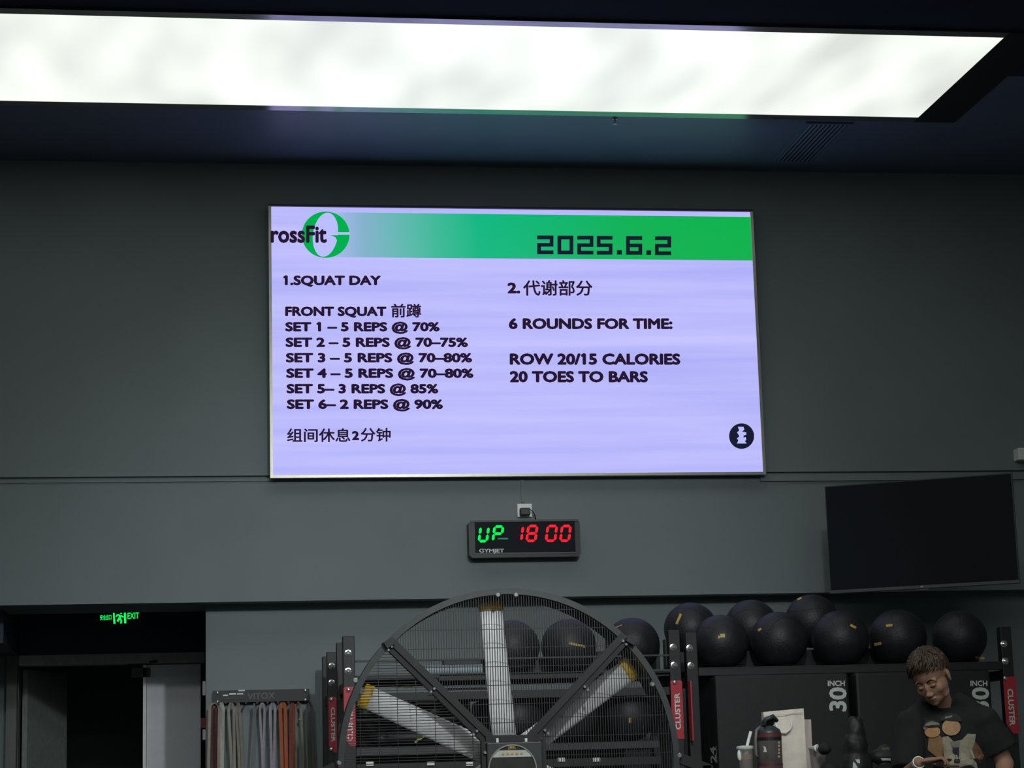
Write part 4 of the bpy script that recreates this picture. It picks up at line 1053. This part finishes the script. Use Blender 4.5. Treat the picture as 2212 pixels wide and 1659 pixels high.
# right arm (nearer the picture's middle), elbow low, forearm across the front
EL = U(1960, 1684, YP-.10); WR = U(1984, 1648, YP-.30)
ER = U(2170, 1650, YP-.02); WR2 = U(2168, 1740, YP-.20)
cone([SLp+Vector((0, 0, -.02)), SLp.lerp(EL, .5), EL], [.050, .046, .040]); mb.ell(EL, .041)
cone([EL, EL.lerp(WR, .35), EL.lerp(WR, .75), WR], [.040, .042, .030, .025]); mb.ell(WR, .026)
cone([SRp+Vector((0, 0, -.02)), SRp.lerp(ER, .5), ER], [.050, .046, .041]); mb.ell(ER, .042)
cone([ER, ER.lerp(WR2, .35), WR2], [.040, .040, .026])
def hand(W0, d, palm_n, sgn):
    """palm from W0 along d; fingers curl towards palm_n"""
    d = d.normalized(); nn = (palm_n-d*palm_n.dot(d)).normalized(); si = d.cross(nn).normalized()*sgn
    R3 = Matrix((si, nn, d)).transposed()
    mb.ell(W0+d*.045, (.040, .015, .048), M3=R3)
    for i, (o, L) in enumerate(((-.030, .068), (-.010, .078), (.011, .073), (.031, .058))):
        p0_ = W0+d*.078+si*o*.9; dd = (d+si*o*3).normalized()
        p1_ = p0_+dd*L*.42; p2_ = p1_+(dd*.55+nn*.83).normalized()*L*.33; p3_ = p2_+(dd*-.1+nn).normalized()*L*.25
        mb.tube([p0_-dd*.02, p0_, p1_, p2_, p3_], [.009, .0088, .0083, .0075, .006], 10); mb.ell(p3_, .0062, nu=8, nv=6)
    a = W0+d*.022-si*.030; b = a+(d*.6-si*.8).normalized()*.032; c = b+(d*.9-si*.1+nn*.4).normalized()*.030
    mb.tube([W0+d*.015-si*.01, a, b, c], [.013, .012, .010, .0075], 10); mb.ell(c, .0078, nu=8, nv=6)
hd_ = (U(2030, 1640, YP-.33)-WR)
hand(WR, hd_, Vector((.2, -.2, -.9)), -1)
hand(WR2, Vector((-.5, -.6, -.35)), Vector((0, 0, -1)), 1)
hipz = CH.z-.46
for s_ in (-1, 1):
    hx = CH.x+s_*.09
    cone([(hx, YP+.02, hipz+.04), (hx+s_*.02, YP, hipz-.40), (hx+s_*.02, YP+.02, .10)], [.088, .058, .040]); mb.ell((hx+s_*.02, YP, hipz-.40), .058)
    mb.ell((hx+s_*.02, YP-.06, .045), (.042, .125, .042))
body = remeshed('body', mb, skin, PN, .0038, 2)
# features
base = world_base(PN)
bv = BVHTree.FromPolygons([v.co+base for v in body.data.vertices], [tuple(p.vertices) for p in body.data.polygons])
def face_line(name, pts, r_, material, lift=.0008):
    P = []
    for x, z in pts:
        o = hp(x, -.2, z); h = bv.ray_cast(o, RH @ Vector((0, 1, 0)))
        P.append((h[0] if h[0] else hp(x, -.08, z))-RH @ Vector((0, lift, 0)))
    return MB().tube(P, r_, 6).build(name, material, PN, smooth=True)
for s in (-1, 1):
    face_line('eyebrow', [(s*.010, .014), (s*.020, .019), (s*.034, .021), (s*.046, .014)], [.0022, .0036, .0034, .0014], dkm)
    face_line('eyelash_line', [(s*.016, -.008), (s*.024, -.011), (s*.033, -.012), (s*.043, -.006)], [.0008, .0017, .0018, .0008], dkm)
    face_line('nostril', [(s*.004, -.050), (s*.009, -.0495)], [.0018, .0022], dkm, .0)
face_line('lip_line', [(-.020, -.069), (-.010, -.0675), (0, -.069), (.010, -.0675), (.020, -.069)], [.0008, .0014, .0015, .0014, .0008], mat('lip_shadow', (.06, .022, .02), .7))
face_line('lower_lip', [(-.015, -.0745), (0, -.0765), (.015, -.0745)], [.001, .0032, .001], lipm, -.0015)
# hair
mb = MB()
def scalp(a, t, k=1.0):
    """a: azimuth (0 = front), t: 0 crown .. 1 rim"""
    zr = {0: .052}.get(0)
    front = (1+math.cos(a))/2
    phi = t*(math.radians(63)+math.radians(56)*(1-front)**1.1)
    ax = Vector((.084*k, .102*k, .098*k))
    return Vector((ax.x*math.sin(phi)*math.sin(a), .014-ax.y*math.sin(phi)*math.cos(a), .030+ax.z*math.cos(phi)))
cap_r = Matrix.Identity(3)
nu, nv = 40, 14; vs = [hp(*scalp(0, 0))]; fs = []
for j in range(1, nv+1):
    for i in range(nu):
        a = 2*math.pi*i/nu; front = (1+math.cos(a))/2
        lim = 1-.10*front
        p = scalp(a, lim*j/nv, 1.0-(.05 if j == nv else 0)); q = hp(*p)
        q += (q-HC).normalized()*noise.noise(q*35)*.006; vs.append(q)
for i in range(nu): fs.append((0, 1+i, 1+(i+1) % nu))
for j in range(nv-1):
    for i in range(nu):
        a = 1+j*nu+i; b = 1+j*nu+(i+1) % nu; fs.append((a, a+nu, b+nu, b))
mb.add(vs, fs)
rnd = random.Random(3)
for k in range(620):
    a = rnd.uniform(-math.pi, math.pi); t0 = rnd.uniform(0, .75); front = (1+math.cos(a))/2
    L = rnd.uniform(.3, .5); sw = rnd.uniform(-.25, .25)+(-.55*front if abs(a) < 1.4 else 0)
    pts = []; rs = []
    n = 6; puff = rnd.uniform(.995, 1.10)
    for i in range(n):
        s = i/(n-1); tt = t0+L*s; lim = 1.0-.0*front+rnd.uniform(-.02, .02)
        aa = a+sw*s*s; kf = puff+.015*math.sin(s*3.1)
        pts.append(hp(*scalp(aa, min(tt, lim+.16*s), kf))); rs.append(.0046*(1-s*.85)+.0005)
    mb.tube(pts, rs, 5)
mb.build('hair', hairm, PN, smooth=True)
# t-shirt
mb = MB()
SL2, SR2 = SLp+Vector((-.012, 0, .0)), SRp+Vector((.012, 0, 0))
mb.ell(CH+Vector((0, 0, .0)), (.185, .125, .17)); mb.ell(CH+Vector((0, 0, -.22)), (.19, .13, .22)); mb.tube([CH+Vector((0, 0, -.05)), CH+Vector((0, 0, -.48))], [.17, .19], 24)
mb.ell((SL2+SR2)/2+Vector((0, .01, -.025)), (.185, .095, .080))
NBs = NB+Vector((0, 0, .0))
mb.tube([SL2+Vector((.0, 0, -.01)), NB+Vector((-.05, .0, .008))], [.058, .05], 16); mb.tube([SR2+Vector((0, 0, -.01)), NB+Vector((.05, .0, .012))], [.058, .05], 16)
e1 = SLp.lerp(EL, .86)+Vector((-.004, 0, 0)); e2 = SRp.lerp(ER, .74)
mb.ell(SL2+Vector((0, 0, -.015)), (.070, .075, .070)); mb.ell(SR2+Vector((0, 0, -.015)), (.070, .075, .070))
mb.tube([SL2+Vector((0, 0, -.02)), e1], [.070, .074], 20); mb.tube([SR2+Vector((0, 0, -.02)), e2+Vector((.01, 0, 0))], [.070, .082], 20)
def crumple(p):
    n1 = noise.noise(Vector((p.x*9, p.y*9, p.z*5))); n2 = noise.noise(Vector((p.x*22+3, p.y*20, p.z*13)))
    return p+Vector((0, -1, .2))*(n1*.016+n2*.006)
shirt = remeshed('t_shirt', mb, shirtm, PN, .008, 6, post=crumple)
# collar rib
col_pts = []
sbv = BVHTree.FromPolygons([v.co+base for v in shirt.data.vertices], [tuple(p.vertices) for p in shirt.data.polygons])
for k in range(25):
    g = 2*math.pi*k/24
    o = NB+Vector((.072*math.cos(g), .02+.062*math.sin(g), .25)); h = sbv.ray_cast(o, Vector((0, 0, -1)))
    z_ = h[0].z if h[0] else NB.z
    col_pts.append(Vector((o.x, o.y, min(z_, NB.z+.035)+.002)))
MB().tube(col_pts, .008, 8).build('collar', mat('collar_rib', (.010, .011, .012), .9), PN, smooth=True)
# shirt print (flat ink shapes lying on the cloth)
def ink(name, poly, material, lift=.004):
    n = len(poly); cx0 = sum(p[0] for p in poly)/n; cy0 = sum(p[1] for p in poly)/n; rings = 4; vs = []; fs = []
    def hit(x, y):
        d = ray(x, y).normalized(); h = sbv.ray_cast(CAM, d); return (h[0] if h[0] else U(x, y, YP-.13))-d*lift
    vs.append(hit(cx0, cy0))
    for r_ in range(1, rings+1):
        for x, y in poly: vs.append(hit(cx0+(x-cx0)*r_/rings, cy0+(y-cy0)*r_/rings))
    for i in range(n): fs.append((0, 1+i, 1+(i+1) % n))
    for r_ in range(rings-1):
        for i in range(n):
            a = 1+r_*n+i; b = 1+r_*n+(i+1) % n; fs.append((a, a+n, b+n, b))
    return MB().add(vs, fs).build(name, material, PN)
pm = {k: mat('print_'+k, c, .8, noise_amt=.12, scale=60) for k, c in dict(face=(.42, .22, .10), face2=(.45, .27, .15), cap=(.025, .025, .028), band=(.20, .20, .20), cream=(.33, .30, .23), grey=(.20, .20, .17), tan=(.19, .095, .05), mid=(.26, .14, .07), num=(.035, .02, .05)).items()}
def ep(cx, cy__, rx, ry, n=20, a0=0, a1=360): return [(cx+rx*math.cos(math.radians(a0+(a1-a0)*k/n)), cy__-ry*math.sin(math.radians(a0+(a1-a0)*k/n))) for k in range(n if a1-a0 == 360 else n+1)]
ink('print_body', [(2006, 1592), (2030, 1588), (2040, 1600), (2040, 1640), (2022, 1634), (2004, 1620)], pm['mid'])
ink('print_arm', [(2080, 1596), (2104, 1598), (2118, 1616), (2126, 1632), (2118, 1648), (2104, 1636), (2092, 1614)], pm['tan'])
ink('print_jersey', [(2036, 1592), (2048, 1590), (2060, 1602), (2078, 1598), (2090, 1585), (2108, 1586), (2106, 1602), (2100, 1620), (2110, 1650), (2112, 1662), (2040, 1662), (2042, 1640), (2036, 1620)], pm['cream'], .008)
ink('print_yoke', [(2052, 1602), (2074, 1601), (2072, 1616), (2056, 1614)], pm['grey'], .011)
ink('print_number', [(2058, 1616), (2071, 1614), (2071, 1640), (2074, 1641), (2074, 1646), (2061, 1647), (2061, 1642), (2064, 1641), (2064, 1624), (2058, 1625)], pm['num'], .014)
ink('print_face', ep(2014, 1580, 17, 13.5), pm['face'], .009)
ink('print_face', ep(2055, 1571, 20, 18), pm['face2'], .009)
ink('print_cap', ep(2012, 1572, 18, 17, 14, 8, 172), pm['cap'], .012)
ink('print_cap_band', [(1994, 1572), (2000, 1563), (2012, 1558), (2027, 1561), (2030, 1566), (2014, 1563), (2003, 1567), (1997, 1577)], pm['band'], .015)
ink('print_cap', ep(2054, 1558, 23, 18, 14, 0, 180), pm['cap'], .012)
ink('print_cap_band', [(2041, 1548), (2057, 1545), (2057, 1549), (2042, 1553)], pm['band'], .015)
# shorts, shoes, wristband, phone
mb = MB()
for s_ in (-1, 1):
    hx = CH.x+s_*.09; mb.tube([(hx, YP+.02, hipz+.10), (hx+s_*.015, YP+.01, hipz-.36)], [.115, .105], 20)
mb.build('shorts', mat('charcoal_shorts', (.03, .03, .033), .9), PN, smooth=True)
for s_ in (-1, 1):
    mb = MB(); hx = CH.x+s_*.11; mb.ell((hx, YP-.065, .055), (.052, .15, .055)); mb.build('shoe', M['white'], PN, smooth=True)
dd = (WR-EL).normalized()
MB().tube([WR-dd*.008, WR+dd*.010], [.0285, .0275], 16).build('wristband', M['white'], PN)
hd_n = hd_.normalized(); ph = WR+hd_n*.10+Vector((.012, -.012, -.034))
t = empty('phone', ph, 'dark phone held in the hand of the man in the black shirt', 'phone')
MB().box((ph.x-.036, ph.y-.075, ph.z-.004), (ph.x+.036, ph.y+.06, ph.z+.004)).build('case', mat('dark_brown_case', (.03, .018, .018), .5), t, bevel=.003)
MB().box((ph.x-.032, ph.y-.070, ph.z+.0042), (ph.x+.032, ph.y+.055, ph.z+.005)).build('screen', M['tv'], t)
